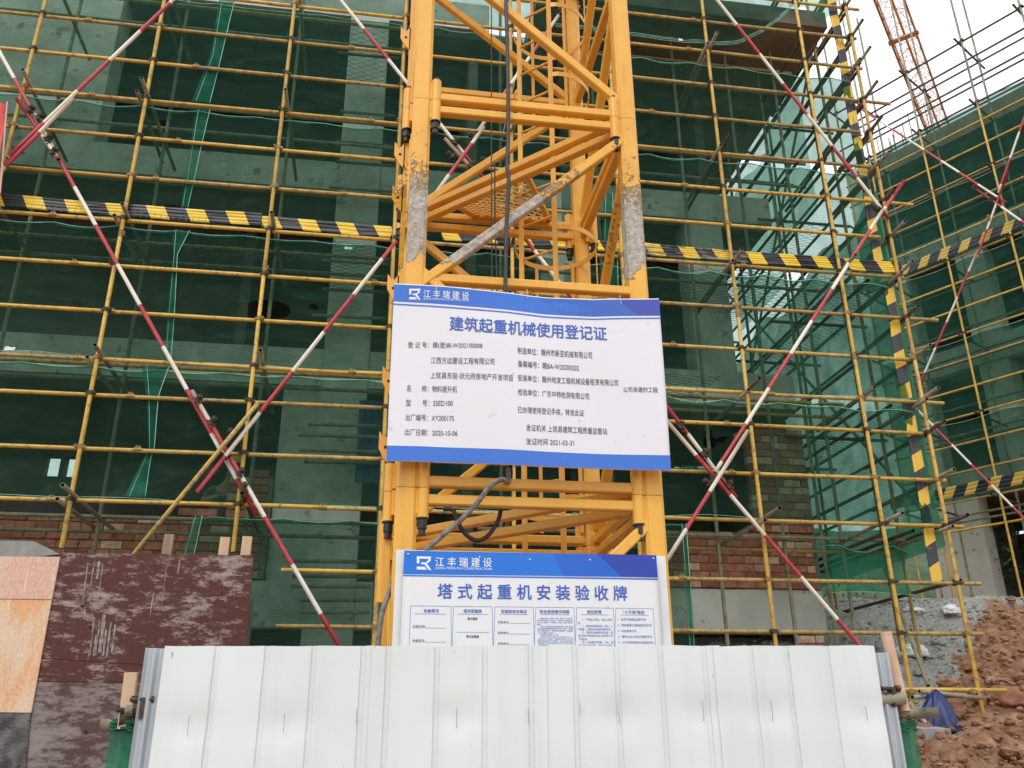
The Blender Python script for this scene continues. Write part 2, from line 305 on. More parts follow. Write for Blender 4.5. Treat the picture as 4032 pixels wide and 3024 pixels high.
ink_white = vinyl('white_ink', (.80, .81, .84), .35)

# soil and gravel
m, ns, ls, b, o = new_mat('red_soil_and_grey_gravel'); soil_m = m
geo = ns.new('ShaderNodeNewGeometry'); sp = ns.new('ShaderNodeSeparateXYZ'); ls.new(geo.outputs['Position'], sp.inputs[0])
n1 = N(ns, 'TexNoise', Scale=1.1, Detail=10, Roughness=.72); ls.new(geo.outputs['Position'], n1.inputs['Vector'])
# distance to the right and towards the viewer of the tipped gravel: x - .75*(y-9.6) > 6.9 is bare soil
a1 = N(ns, 'Math', operation='MULTIPLY_ADD'); a1.inputs[1].default_value = -1.07; ls.new(sp.outputs['Y'], a1.inputs[0]); ls.new(sp.outputs['X'], a1.inputs[2])
a2 = N(ns, 'Math', operation='MULTIPLY_ADD'); a2.inputs[1].default_value = 1.6; ls.new(n1.outputs['Fac'], a2.inputs[0]); ls.new(a1.outputs[0], a2.inputs[2])
mk = N(ns, 'MapRange'); mk.inputs['From Min'].default_value = -3.38; mk.inputs['From Max'].default_value = -3.24; ls.new(a2.outputs[0], mk.inputs['Value'])
ya = N(ns, 'MapRange'); ya.inputs['From Min'].default_value = 9.4; ya.inputs['From Max'].default_value = 9.25; ls.new(sp.outputs['Y'], ya.inputs['Value'])
fb = N(ns, 'MapRange'); fb.inputs['From Min'].default_value = 14.3; fb.inputs['From Max'].default_value = 14.5; ls.new(sp.outputs['Y'], fb.inputs['Value'])
mxm = N(ns, 'Math', operation='MAXIMUM'); ls.new(mk.outputs[0], mxm.inputs[0]); ls.new(ya.outputs[0], mxm.inputs[1])
mxn = N(ns, 'Math', operation='MAXIMUM'); ls.new(mxm.outputs[0], mxn.inputs[0]); ls.new(fb.outputs[0], mxn.inputs[1])
n2 = N(ns, 'TexNoise', Scale=5, Detail=10, Roughness=.65); ls.new(geo.outputs['Position'], n2.inputs['Vector'])
rs = ramp(ns, [(.3, (.20, .08, .045)), (.48, (.40, .20, .11)), (.66, (.58, .35, .21))]); ls.new(n2.outputs['Fac'], rs.inputs[0])
vo = N(ns, 'TexNoise', Scale=26, Detail=6, Roughness=.8); ls.new(geo.outputs['Position'], vo.inputs['Vector'])
rgv = ramp(ns, [(.34, (.16, .155, .135)), (.46, (.40, .39, .345)), (.62, (.62, .61, .55))]); ls.new(vo.outputs['Fac'], rgv.inputs[0])
mxx = N(ns, 'Mix', data_type='RGBA'); yb = N(ns, 'MapRange'); yb.inputs['From Min'].default_value = 13.0; yb.inputs['From Max'].default_value = 12.75; ls.new(sp.outputs['Y'], yb.inputs['Value'])
my = N(ns, 'Math', operation='MULTIPLY'); ls.new(yb.outputs[0], my.inputs[0]); ls.new(mxm.outputs[0], my.inputs[1]); ls.new(my.outputs[0], mxn.inputs[0])
ls.new(mxn.outputs[0], mxx.inputs['Factor']); ls.new(rgv.outputs[0], mxx.inputs['A']); ls.new(rs.outputs[0], mxx.inputs['B'])
ls.new(mxx.outputs['Result'], b.inputs['Base Color']); b.inputs['Roughness'].default_value = 1
bp = N(ns, 'Bump', Strength=1, Distance=.05); ls.new(vo.outputs['Fac'], bp.inputs['Height']); ls.new(bp.outputs[0], b.inputs['Normal'])

# ---------------------------------------------------------------- object helpers
def thing(name, label, cat, loc=(0, 0, 0), group=None):
    o = bpy.data.objects.new(name, None); col.objects.link(o); o.location = loc; o.empty_display_size = .2
    o['label'] = label; o['category'] = cat
    if group: o['group'] = group
    return o
def tag(o, label, cat, group=None):
    o['label'] = label; o['category'] = cat
    if group: o['group'] = group
    return o
def put(o, parent):
    col.objects.link(o)
    if parent:
        o.parent = parent
        L = parent.location.copy(); p = parent.parent
        if p: L = L  # parts of parts are placed in world coordinates too
        o.matrix_parent_inverse = inv_of(parent)
    return o
def inv_of(p):
    M = p.matrix_basis.copy(); q = p
    while q.parent:
        M = q.parent.matrix_basis @ q.matrix_parent_inverse @ M if False else q.parent.matrix_basis @ (q.matrix_parent_inverse @ M)
        q = q.parent
    return M.inverted()

class MB:
    def __init__(s): s.v = []; s.f = []; s.mi = []; s.uv = []
    def add(s, vs, fs, mi=0, M=None):
        k = len(s.v)
        s.v += [tuple(M @ Vector(p)) if M else tuple(p) for p in vs]
        s.f += [tuple(i + k for i in f) for f in fs]; s.mi += [mi] * len(fs)
    def box(s, c, d, mi=0, M=None):
        x, y, z = c; a, b_, h = d[0] / 2, d[1] / 2, d[2] / 2
        vs = [(x + i * a, y + j * b_, z + k * h) for i in (-1, 1) for j in (-1, 1) for k in (-1, 1)]
        s.add(vs, [(0, 1, 3, 2), (4, 6, 7, 5), (0, 4, 5, 1), (2, 3, 7, 6), (0, 2, 6, 4), (1, 5, 7, 3)], mi, M); return s
    def bb(s, x0, x1, y0, y1, z0, z1, mi=0): return s.box(((x0 + x1) / 2, (y0 + y1) / 2, (z0 + z1) / 2), (x1 - x0, y1 - y0, z1 - z0), mi)
    def bar(s, p0, p1, w, h, mi=0, bev=0.0, up=None):
        p0, p1 = Vector(p0), Vector(p1); d = (p1 - p0); L = d.length; d.normalize()
        up = Vector(up) if up else (Vector((0, 0, 1)) if abs(d.z) < .9 else Vector((0, 1, 0)))
        a = d.cross(up).normalized(); b_ = a.cross(d).normalized()
        w /= 2; h /= 2
        prof = [(-w, -h), (w, -h), (w, h), (-w, h)] if not bev else [(-w + bev, -h), (w - bev, -h), (w, -h + bev), (w, h - bev), (w - bev, h), (-w + bev, h), (-w, h - bev), (-w, -h + bev)]
        n = len(prof)
        vs = [p0 + a * x + b_ * y for x, y in prof] + [p1 + a * x + b_ * y for x, y in prof]
        fs = [(i, (i + 1) % n, n + (i + 1) % n, n + i) for i in range(n)] + [tuple(range(n))[::-1], tuple(range(n, 2 * n))]
        s.add(vs, fs, mi); return s
    def cyl(s, p0, p1, r, n=12, mi=0, r1=None):
        p0, p1 = Vector(p0), Vector(p1); d = (p1 - p0).normalized(); r1 = r if r1 is None else r1
        up = Vector((0, 0, 1)) if abs(d.z) < .9 else Vector((1, 0, 0))
        a = d.cross(up).normalized(); b_ = a.cross(d)
        vs = [p0 + (a * math.cos(t) + b_ * math.sin(t)) * r for t in [2 * math.pi * i / n for i in range(n)]] + [p1 + (a * math.cos(t) + b_ * math.sin(t)) * r1 for t in [2 * math.pi * i / n for i in range(n)]]
        fs = [(i, (i + 1) % n, n + (i + 1) % n, n + i) for i in range(n)] + [tuple(range(n))[::-1], tuple(range(n, 2 * n))]
        s.add(vs, fs, mi); return s
    def path(s, pts, r, n=8, mi=0):
        pts = [Vector(p) for p in pts]; k0 = len(s.v); prev = None
        for i, p in enumerate(pts):
            d = (pts[min(i + 1, len(pts) - 1)] - pts[max(i - 1, 0)]).normalized()
            if prev is None:
                up = Vector((0, 0, 1)) if abs(d.z) < .9 else Vector((1, 0, 0)); a = d.cross(up).normalized()
            else: a = (prev - d * prev.dot(d)).normalized()
            prev = a; b_ = d.cross(a); rr_ = r if not callable(r) else r(i / (len(pts) - 1))
            s.v += [tuple(p + (a * math.cos(t) + b_ * math.sin(t)) * rr_) for t in [2 * math.pi * j / n for j in range(n)]]
        for i in range(len(pts) - 1):
            for j in range(n):
                s.f.append((k0 + i * n + j, k0 + i * n + (j + 1) % n, k0 + (i + 1) * n + (j + 1) % n, k0 + (i + 1) * n + j)); s.mi.append(mi)
        s.f.append(tuple(k0 + j for j in range(n))[::-1]); s.mi.append(mi); e_ = k0 + (len(pts) - 1) * n
        s.f.append(tuple(e_ + j for j in range(n))); s.mi.append(mi); return s
    def mesh(s, name, mats, smooth=False):
        me = bpy.data.meshes.new(name); me.from_pydata(s.v, [], s.f)
        for m_ in (mats if isinstance(mats, (list, tuple)) else [mats]): me.materials.append(m_)
        me.polygons.foreach_set('material_index', s.mi)
        if smooth: me.polygons.foreach_set('use_smooth', [True] * len(s.f))
        me.update(); return me
    def build(s, name, mats, parent=None, smooth=False):
        o = bpy.data.objects.new(name, s.mesh(name, mats, smooth)); put(o, parent); return o
def auto_smooth(o, ang=40):
    bm = bmesh.new(); bm.from_mesh(o.data)
    for e_ in bm.edges:
        e_.smooth = not (len(e_.link_faces) == 2 and e_.calc_face_angle(0) > R(ang))
    for f_ in bm.faces: f_.smooth = True
    bm.to_mesh(o.data); bm.free(); return o

# hollow tube of unit length, one mesh per paint; scaled to length
TUBES = {}
def tube_mesh(mat):
    if mat.name in TUBES: return TUBES[mat.name]
    b_ = MB(); n = 14
    rings = [(.030, .05), (.0205 / .024 * .024, .0), (.024, .0), (.024, 1.0), (.0205, 1.0), (.0205, .95)]
    rings = [(.0205, .03), (.0205, 0), (.024, 0), (.024, 1), (.0205, 1), (.0205, .97)]
    for r_, z in rings: b_.v += [(r_ * math.cos(2 * math.pi * j / n), r_ * math.sin(2 * math.pi * j / n), z) for j in range(n)]
    for i in range(5):
        for j in range(n):
            b_.f.append((i * n + j, i * n + (j + 1) % n, (i + 1) * n + (j + 1) % n, (i + 1) * n + j)); b_.mi.append(1 if i in (0, 4) else 0)
    b_.f.append(tuple(range(n))); b_.mi.append(1); b_.f.append(tuple(range(5 * n, 6 * n))[::-1]); b_.mi.append(1)
    me = b_.mesh('tube', [mat, hollow])
    for p in me.polygons: p.use_smooth = p.material_index == 0 and abs(p.normal.z) < .5
    TUBES[mat.name] = me; return me
def tube(name, p0, p1, mat, parent, r=.024):
    p0, p1 = Vector(p0), Vector(p1); d = p1 - p0
    o = bpy.data.objects.new(name, tube_mesh(mat)); q = Vector((0, 0, 1)).rotation_difference(d.normalized())
    o.rotation_mode = 'QUATERNION'; o.rotation_quaternion = q; o.location = p0; o.scale = (r / .024, r / .024, d.length)
    put(o, parent); return o
# coupler: two clamps at right angles with bolts
cb = MB()
cb.cyl((0, 0, -.028), (0, 0, .028), .0315, 10); cb.cyl((-.028, .05, 0), (.028, .05, 0), .0315, 10)
cb.box((0, .025, 0), (.05, .03, .05)); cb.box((.043, 0, 0), (.028, .022, .03)); cb.box((-.040, .0, 0), (.022, .018, .036))
cb.cyl((.045, -.045, 0), (.045, .02, 0), .007, 6); cb.cyl((.045, -.052, 0), (.045, -.035, 0), .013, 6)
cb.box((0, .05, .041), (.034, .02, .024)); cb.cyl((0, .01, .045), (0, .085, .045), .007, 6)
COUP = cb.mesh('coupler', coupler_m)
paint_coupler = noise_mat('painted_coupler', (.30, .18, .05), (.50, .31, .06), 30, .55, .3, c3=(.10, .06, .04), t3=.52, obj=True, bdist=.003)
COUP_Y = cb.mesh('coupler', paint_coupler)
sb_ = MB(); sb_.cyl((-.045, 0, 0), (.045, 0, 0), .031, 10); sb_.box((0, 0, .038), (.05, .022, .026)); sb_.cyl((-.0, -.03, .045), (0, .03, .045), .008, 6)
SLEEVE = sb_.mesh('sleeve_coupler', [paint_coupler])
def coupler(parent, p, rot=None, me=None, name='coupler'):
    o = bpy.data.objects.new(name, me or (COUP_Y if random.random() < .35 else COUP)); o.location = p; o.scale = (1.0, 1.0, .9)
    o.rotation_euler = rot if rot else (random.uniform(-.05, .05), random.choice((0, math.pi)), random.uniform(-.06, .06))
    put(o, parent); return o
def banded(name, p0, p1, parent, first='w', off=0.0, seg=.60, label=None):
    """red and white scaffold brace: bands are real paint bands along the tube"""
    p0, p1 = Vector(p0), Vector(p1); L = (p1 - p0).length; d = (p1 - p0).normalized()
    up = Vector((0, 1, 0)); a = d.cross(up).normalized(); b_ = a.cross(d); n = 12
    cuts = [0.0]; c = off if off > 0 else seg
    while c < L: cuts.append(c); c += seg
    cuts.append(L)
    mb = MB(); r_ = .024; k = 0 if first == 'w' else 1
    for i, c in enumerate(cuts):
        mb.v += [tuple(p0 + d * c + (a * math.cos(2 * math.pi * j / n) + b_ * math.sin(2 * math.pi * j / n)) * r_) for j in range(n)]
    for i in range(len(cuts) - 1):
        for j in range(n):
            mb.f.append((i * n + j, i * n + (j + 1) % n, (i + 1) * n + (j + 1) % n, (i + 1) * n + j)); mb.mi.append((i + k) % 2)
    for base_, fl in ((0, -1), ((len(cuts) - 1) * n, 1)):
        k0 = len(mb.v); q = p0 + d * (0 if fl < 0 else L)
        mb.v += [tuple(q + (a * math.cos(2 * math.pi * j / n) + b_ * math.sin(2 * math.pi * j / n)) * .0205) for j in range(n)]
        k1 = len(mb.v); q2 = q - d * .05 * fl
        mb.v += [tuple(q2 + (a * math.cos(2 * math.pi * j / n) + b_ * math.sin(2 * math.pi * j / n)) * .0205) for j in range(n)]
        for j in range(n):
            mb.f.append((base_ + j, base_ + (j + 1) % n, k0 + (j + 1) % n, k0 + j)); mb.mi.append((0 if fl < 0 else len(cuts) - 2) % 2 ^ k if False else 2)
            mb.f.append((k0 + j, k0 + (j + 1) % n, k1 + (j + 1) % n, k1 + j)); mb.mi.append(2)
        mb.f.append(tuple(k1 + j for j in range(n))); mb.mi.append(2)
    o = mb.build(name, [white_p, red_p, hollow], parent, True)
    if label: o['label'] = label
    return o

# ================================================================ GROUND
def sstep(a, b_, x):
    t = max(0, min(1, (x - a) / (b_ - a))); return t * t * (3 - 2 * t)
def prof(y):
    pts = [(-50, 0), (4.5, .0), (6.5, .75), (9, 1.55), (11, 2.5), (13, 3.45), (15, 3.72), (20, 3.6), (60, 4.5), (400, 14)]
    for (a, ha), (b_, hb) in zip(pts, pts[1:]):
        if y <= b_: return ha + (hb - ha) * (y - a) / (b_ - a)
    return 14
def ground_h(x, y):
    h = prof(y)
    side = sstep(1.8, 4.6, x)
    low = min(h, 0.0 + max(0, (y - 9) * .25)) if y < 18 else h
    h = low + (h - low) * side
    if x > 5: h += .03 * min(x - 5, 6) * sstep(9, 13, y)
    return h
def soil_axis(lo, hi, fine0, fine1, fs, cs):
    out = []; x = lo
    while x < hi:
        out.append(x); x += fs if fine0 <= x < fine1 else (cs if x < fine0 - cs or x > fine1 + 20 else min(cs, .6))
    return out + [hi]
xs = sorted(set([-260, -160, -100, -60, -40, -25, -15, -8, -3, 0, 2] + [round(3.5 + .055 * i, 3) for i in range(160)] + [12.5, 13, 14, 15, 17, 20, 25, 35, 60, 100, 160, 260]))
ys = sorted(set([-120, -60, -30, -15, -8, -3, 0, 2, 4] + [round(5 + .055 * i, 3) for i in range(190)] + [15.6, 16, 17, 18, 20, 24, 30, 45, 80, 140, 260, 400]))
gv = []
for y in ys:
    for x in xs:
        h = ground_h(x, y)
        if 3.2 < x < 12.6 and 4.8 < y < 15.7:
            p = Vector((x, y, 0))
            soil = ((x - 1.07 * y) > -4.1 and y < 12.9) or y < 9.3
            h += .13 * noise.fractal(p * 1.1, 1, 2.1, 5) + (.10 * noise.fractal(p * 3.1, .9, 2.2, 4) if soil else .045 * noise.fractal(p * 5, .8, 2.2, 4))
            if soil: h += .12 * max(0, noise.noise(p * 1.7 + Vector((5, 1, 2)))) - .08 * abs(noise.noise(p * 4.3))
            h += .03 * noise.noise(p * 13)
        gv.append((x, y, h))
nx = len(xs); gf = [(j * nx + i, j * nx + i + 1, (j + 1) * nx + i + 1, (j + 1) * nx + i) for j in range(len(ys) - 1) for i in range(nx - 1)]
g = MB(); g.v = gv; g.f = gf; g.mi = [0] * len(gf)
ground = g.build('ground', soil_m, None, True); ground['kind'] = 'structure'

# loose lumps and stones on the slope
st = MB(); base_ico = []
bm = bmesh.new(); bmesh.ops.create_icosphere(bm, subdivisions=1, radius=1); icov = [v.co.copy() for v in bm.verts]; icof = [tuple(v.index for v in f.verts) for f in bm.faces]; bm.free()
def rock(mb, c, r, mi=0, sq=.6):
    s0 = random.random() * 50; q = Quaternion((random.random(), random.random(), random.random(), random.random())).normalized()
    vs = []
    for v in icov:
        w = q @ (v * (1 + .45 * noise.noise(v * 1.3 + Vector((s0, s0, 0)))))
        vs.append((c[0] + w.x * r, c[1] + w.y * r * .9, c[2] + w.z * r * sq))
    mb.add(vs, icof, mi)
for i in range(5200):
    x = random.uniform(3.6, 12); y = random.uniform(6.8, 15.2)
    soil = ((x - 1.07 * y) > -4.1 and y < 12.9) or y < 9.3
    r_ = random.choice((.012, .018, .025, .035)) * random.uniform(.6, 1.4) * (1.5 if soil else 1)
    if soil and random.random() < .04: r_ *= 2.6
    rock(st, (x, y, ground_h(x, y) + .04 + (.03 if soil else 0)), r_)
o = st.build('gravel', soil_m); o['kind'] = 'stuff'; o['label'] = 'loose grey stones and red soil lumps strewn over the slope'

# far rise with undergrowth behind the site
hl = MB(); n_ = 60
for i in range(n_ + 1):
    x = -60 + 150 * i / n_
    for j, (yy, hh_) in enumerate(((26, 3.4), (31, 8.2), (42, 12.5), (60, 13.5), (90, 10))):
        hl.v.append((x, yy + x * .1, hh_ + (1.2 * noise.noise(Vector((x * .12, yy * .1, 0))) if j else 0)))
for i in range(n_):
    for j in range(4): hl.f.append((i * 5 + j, (i + 1) * 5 + j, (i + 1) * 5 + j + 1, i * 5 + j + 1)); hl.mi.append(0)
o = hl.build('hill', hill_m, None, True); o['kind'] = 'structure'

# ================================================================ CONCRETE BUILDING (front)
SC_Y, RAIL_Y, IN_Y, FACE_Y = 9.6, 9.655, 10.6, 11.2
bld = thing('unfinished_building', 'unfinished concrete frame building behind the green nets, brick infill low down', 'building', (0, 11.5, 2.0))
def part(name, mat, parent, *boxes, bev=0):
    mb = MB()
    for q in boxes: mb.bb(*q)
    return mb.build(name, mat, parent)
def rough_slabface(name, x0, x1, y0, y1, z0, z1, parent, mat=None):
    """cast beam whose edges wander by a few millimetres"""
    mb = MB(); n = max(2, int((x1 - x0) / .25)); k = 0
    for i in range(n + 1):
        x = x0 + (x1 - x0) * i / n; e_ = .010 * noise.noise(Vector((x * 2.3, z0, 1))); f_ = .012 * noise.noise(Vector((x * 3.1, z1, 4)))
        mb.v += [(x, y0 + e_ * .6, z0 + e_), (x, y0 + f_ * .6, z1 + f_), (x, y1, z1), (x, y1, z0)]
    for i in range(n):
        for j in range(4): mb.f.append((i * 4 + j, (i + 1) * 4 + j, (i + 1) * 4 + (j + 1) % 4, i * 4 + (j + 1) % 4)); mb.mi.append(0)
    mb.f += [(0, 1, 2, 3), tuple(n * 4 + j for j in (3, 2, 1, 0))]; mb.mi += [0, 0]
    return mb.build(name, mat or concrete, parent)
XL, XR = -11.0, 5.95
for z0, z1 in ((2.86, 3.42), (6.02, 6.56), (9.15, 9.64)):
    rough_slabface('beam', XL, -.86, FACE_Y, FACE_Y + .22, z0, z1, bld)
    rough_slabface('beam', -.24, XR, FACE_Y, FACE_Y + .22, z0, z1, bld)
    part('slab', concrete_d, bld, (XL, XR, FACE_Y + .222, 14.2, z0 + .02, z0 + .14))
rough_slabface('beam', XL, 1.4, FACE_Y, FACE_Y + .22, 12.5, 13.05, bld)
part('slab', concrete_d, bld, (XL, 2.0, FACE_Y + .222, 14.2, 12.5, 12.62))
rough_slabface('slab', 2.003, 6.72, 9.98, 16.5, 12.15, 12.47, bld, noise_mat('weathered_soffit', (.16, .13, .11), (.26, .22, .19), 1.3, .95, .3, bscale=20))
# columns
part('column', concrete, bld, (-.855, -.245, FACE_Y - .03, FACE_Y + .5, 0, 12.49))
part('column', concrete, bld, (4.50, 5.10, FACE_Y + .02, FACE_Y + .45, 6.563, 9.147))
part('column', concrete, bld, (-4.9, -4.35, FACE_Y + .02, FACE_Y + .5, 9.645, 12.49))
part('column', concrete, bld, (2.2, 2.75, FACE_Y + .03, FACE_Y + .45, 6.563, 9.147))
part('column', concrete, bld, (3.3, 3.7, FACE_Y + .04, FACE_Y + .45, 0, 2.857))
# walls
part('wall', concrete, bld, (XL, -4.9, FACE_Y + .03, FACE_Y + .2, 9.645, 12.49))
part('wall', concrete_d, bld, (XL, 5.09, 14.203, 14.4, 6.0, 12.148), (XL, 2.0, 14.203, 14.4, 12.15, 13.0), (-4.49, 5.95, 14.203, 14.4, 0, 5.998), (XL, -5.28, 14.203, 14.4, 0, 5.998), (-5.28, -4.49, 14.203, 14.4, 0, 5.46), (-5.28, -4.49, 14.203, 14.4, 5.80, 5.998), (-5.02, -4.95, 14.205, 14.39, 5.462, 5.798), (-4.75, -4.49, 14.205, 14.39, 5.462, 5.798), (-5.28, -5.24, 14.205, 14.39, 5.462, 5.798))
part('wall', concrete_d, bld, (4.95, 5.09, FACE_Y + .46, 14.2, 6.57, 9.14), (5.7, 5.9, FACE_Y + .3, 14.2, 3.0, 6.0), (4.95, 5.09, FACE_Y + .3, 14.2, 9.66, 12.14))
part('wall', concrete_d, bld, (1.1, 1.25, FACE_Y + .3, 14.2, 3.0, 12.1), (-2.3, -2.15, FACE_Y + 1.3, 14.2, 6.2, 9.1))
part('wall', concrete_d, bld, (XL, 5.6, FACE_Y + .5, FACE_Y + .7, 0, 2.85))
part('wall', concrete, bld, (-1.35, -.86, FACE_Y + .08, FACE_Y + .2, 3.42, 6.02))
# bricks: 240 x 90 courses at 108 mm
br = MB(); br.box((0, 0, 0), (.238, .11, .092)); bm = bmesh.new(); bm.from_mesh(br.mesh('b', brick_m)); bmesh.ops.bevel(bm, geom=bm.edges[:], offset=.005, segments=1, affect='EDGES')
BRICK = bpy.data.meshes.new('brick'); bm.to_mesh(BRICK); bm.free(); BRICK.materials.append(brick_m)
HALF = BRICK.copy()
for v in HALF.vertices: v.co.x *= .46
def brick(x, y, z, parent, half=False, ry=None):
    o = bpy.data.objects.new('brick', HALF if half else BRICK); o.location = (x + random.uniform(-.004, .004), y + random.uniform(-.008, .006), z + random.uniform(-.003, .003))
    o.rotation_euler = (random.uniform(-.01, .01), random.uniform(-.012, .012), (ry or 0) + random.uniform(-.02, .02)); put(o, parent)
def brick_wall(x0, x1, z0, rows, y, parent, ragged=False):
    W = .252; H = .108
    for r_ in range(rows):
        z = z0 + H * r_ + .05; x = x0; first = r_ % 2
        if first: brick(x + .058, y, z, parent, True); x += .126
        while x + .238 <= x1 + .02:
            if not (ragged and r_ == rows - 1 and random.random() < .5): brick(x + .119, y, z, parent)
            x += W
        if x + .11 <= x1 + .02: brick(x + .055, y, z, parent, True)
    mb = MB(); mb.bb(x0 + .004, x1 - .004, y - .038, y + .05, z0, z0 + H * rows - .01); return mb.build('mortar_bed', mortar, parent)
brick_wall(-5.7, -1.36, 3.43, 7, FACE_Y + .02, bld)
brick_wall(3.75, 5.95, 3.43, 7, FACE_Y + .02, bld)
brick_wall(5.08, 5.95, 4.19, 14, FACE_Y + .02, bld)
brick_wall(5.5, 5.95, 2.30, 5, FACE_Y + .02, bld)
brick_wall(-1.9, -1.36, 4.19, 5, FACE_Y + .06, bld)
for x_ in (-2.35, -2.12, -1.55): brick(x_, FACE_Y + .04, 4.24 + (.53 if x_ > -1.6 else 0), bld)

# ================================================================ FRONT SCAFFOLD
sc = thing('tube_scaffold', 'yellow tube and coupler scaffold standing along the front of the building', 'scaffold', (0, SC_Y, 1.0))
ROWS = [2.70, 3.28, 3.97, 4.55, 5.17, 5.60, 6.20, 6.80, 7.43, 8.05, 8.64, 9.23, 9.84, 10.43, 11.06, 11.64, 12.25, 12.9]
LIFTS = [3.97, 5.60, 7.43, 9.23, 11.06, 12.9]
POSTS = [-6.3, -4.69, -3.22, -1.51, .02, 1.5, 2.95, 4.46, 6.0, 6.83]
for i, x in enumerate(POSTS):
    z0 = {0: 3.0, 1: 3.0, 2: 3.45, 3: 3.45, 4: .1}.get(i, ground_h(x, SC_Y) - .1)
    dx = random.uniform(-.012, .012)
    zj = 7.0 + random.uniform(-1.2, 1.2)
    tube('upright', (x, SC_Y, z0), (x + dx, SC_Y, zj), yellow, sc); tube('upright', (x + dx, SC_Y, zj), (x + dx * .5, SC_Y, 14.2), yellow, sc)
    o = coupler(sc, (x + dx, SC_Y, zj), (0, R(90), 0), SLEEVE)
for z in ROWS:
    end = {2.70: 7.06, 3.28: 7.17, 3.97: 7.10, 4.55: 6.98, 5.17: 6.85, 5.60: 7.17, 6.20: 6.85, 6.80: 7.34, 7.43: 6.95, 8.05: 6.72, 8.64: 7.32, 9.23: 6.80, 9.84: 6.72, 10.43: 7.30, 11.06: 6.95, 11.64: 6.95, 12.25: 7.1, 12.9: 7.0}[z]
    beg = -1.0 if z < 3.5 else -7.0
    cuts = [beg] + sorted([random.uniform(-4.2, -2.6), random.uniform(-.9, 1.0), random.uniform(3.1, 5.4)] if z > 3.5 else [3.45]) + [end]
    sl = 0 if z > 3.5 else 0
    for a, b_ in zip(cuts, cuts[1:]):
        za, zb = z + random.uniform(-.008, .008), z + random.uniform(-.008, .008)
        if z in (2.70,): za, zb = z + .0, z
        tube('ledger', (a, RAIL_Y, za), (b_, RAIL_Y, zb), random.choice((yellow, yellow, yellow_worn)), sc)
        if b_ != end: coupler(sc, (b_, RAIL_Y, z), (0, 0, 0), SLEEVE)
    for x in POSTS[1:]:
        if x < -1 and z < 3.5: continue
        coupler(sc, (x, SC_Y, z))
# inner row
INP = [-6.3, -4.69, -3.2, -1.55, .0, 1.5, 2.95, 4.30, 5.2, 6.0, 6.83]
for x in INP: tube('upright', (x, IN_Y, ground_h(x, IN_Y) - .1), (x, IN_Y, 12.12 if x > 1.9 and x < 6.7 else 13.5), grey_tube if x < 6.5 else yellow_worn, sc)
for z, oL, oR in ((3.97, (.03, -.12), (.02, -.13)), (5.60, (.30, .15), (.28, .12)), (7.43, (.22, .0), (.60, .28)), (9.23, (.65, .33), (.66, .30)), (11.06, (.65, .33), (.62, .25))):
    for k, (a_, b_) in enumerate(zip(oL, oR)):
        yy = IN_Y + (-.05 if k == 0 else .05)
        tube('ledger', (-7, yy, z + a_), (.2, yy, z + a_ + .01), grey_tube if random.random() < .6 else yellow_worn, sc)
        tube('ledger', (1.2, yy, z + b_), (6.95 if z < 5 else 6.3, yy, z + b_ - .01), grey_tube if random.random() < .7 else yellow_worn, sc)
for zb in (3.0, 3.14, 3.3, 3.42, 3.6, 4.85, 5.0, 5.2, 5.35, 6.9, 7.3, 7.75, 8.2, 8.95, 9.4, 9.75, 10.3, 10.85, 11.4):   # short tube ends tied into the wall pier
    tube('bracket_tube', (-.95 + random.uniform(-.12, .12), IN_Y + .25, zb), (-.05, IN_Y + .25, zb + .01), grey_tube, sc)
# transoms poking out towards the viewer at each lift
for z in LIFTS:
    for x in POSTS[1:]:
        if z < 12.5 or x > 2:
            pr = random.uniform(.22, .40)
            if x == .02: pr = .45
            m_ = random.choice((grey_tube, grey_tube, dark_tube))
            ang = random.uniform(-.05, .05) * (1 if x < 3 else .4)
            tube('transom', (x + .055 + ang, SC_Y - pr, z + .055), (x + .055, 11.15 if x < 5 else 10.9, z - .0), m_, sc)
            if x in (-3.22, 4.46, 6.83): tube('transom', (x - .06, SC_Y - pr * .6, z - .055), (x - .055, IN_Y + .3, z - .06), grey_tube, sc)
for z in (4.55, 5.17, 6.2, 6.8, 8.05, 8.64, 9.84, 10.43, 11.64, 12.25): # corner transoms at every rail
    tube('transom', (6.83 + .05, SC_Y - random.uniform(.2, .34), z + .05), (6.88, 11.2, z), random.choice((grey_tube, dark_tube)), sc)
# side return of the scaffold, running back from the corner
SIDE = [11.1, 12.6, 14.1, 15.6, 17.1, 18.6]
for y in SIDE:
    for x in (6.90, 6.0):
        tube('upright', (x, y, ground_h(x, y) - .1), (x, y, 13.6 if x > 6.5 else 12.1), random.choice((yellow_worn, grey_tube)), sc)
for z in ROWS[1:]:
    tube('ledger', (6.95, SC_Y + .1, z + .05), (6.95, 19.2, z + .05), random.choice((dark_tube, grey_tube, dark_tube)), sc)
    if z in LIFTS or z in (4.55, 6.2, 8.05, 9.84, 11.64):
        tube('ledger', (6.05, SC_Y + .1, z - .1), (6.05, 19.2, z - .1), dark_tube, sc)
for z in LIFTS:
    for y in SIDE: tube('transom', (5.7, y + .05, z - .02), (7.25, y + .05, z - .02), dark_tube, sc)
    tube('ledger', (6.45, SC_Y + .1, z - .05), (6.45, 19.2, z - .05), dark_tube, sc)
for k, (y0, z0, y1, z1) in enumerate(((10, 4, 14.5, 9.2), (14.5, 9.2, 18.5, 13.4), (18.5, 4, 14, 9.2), (14, 9.2, 10.2, 13.5))):
    tube('diagonal_brace', (7.02, y0, z0), (7.02, y1, z1), grey_tube, sc)
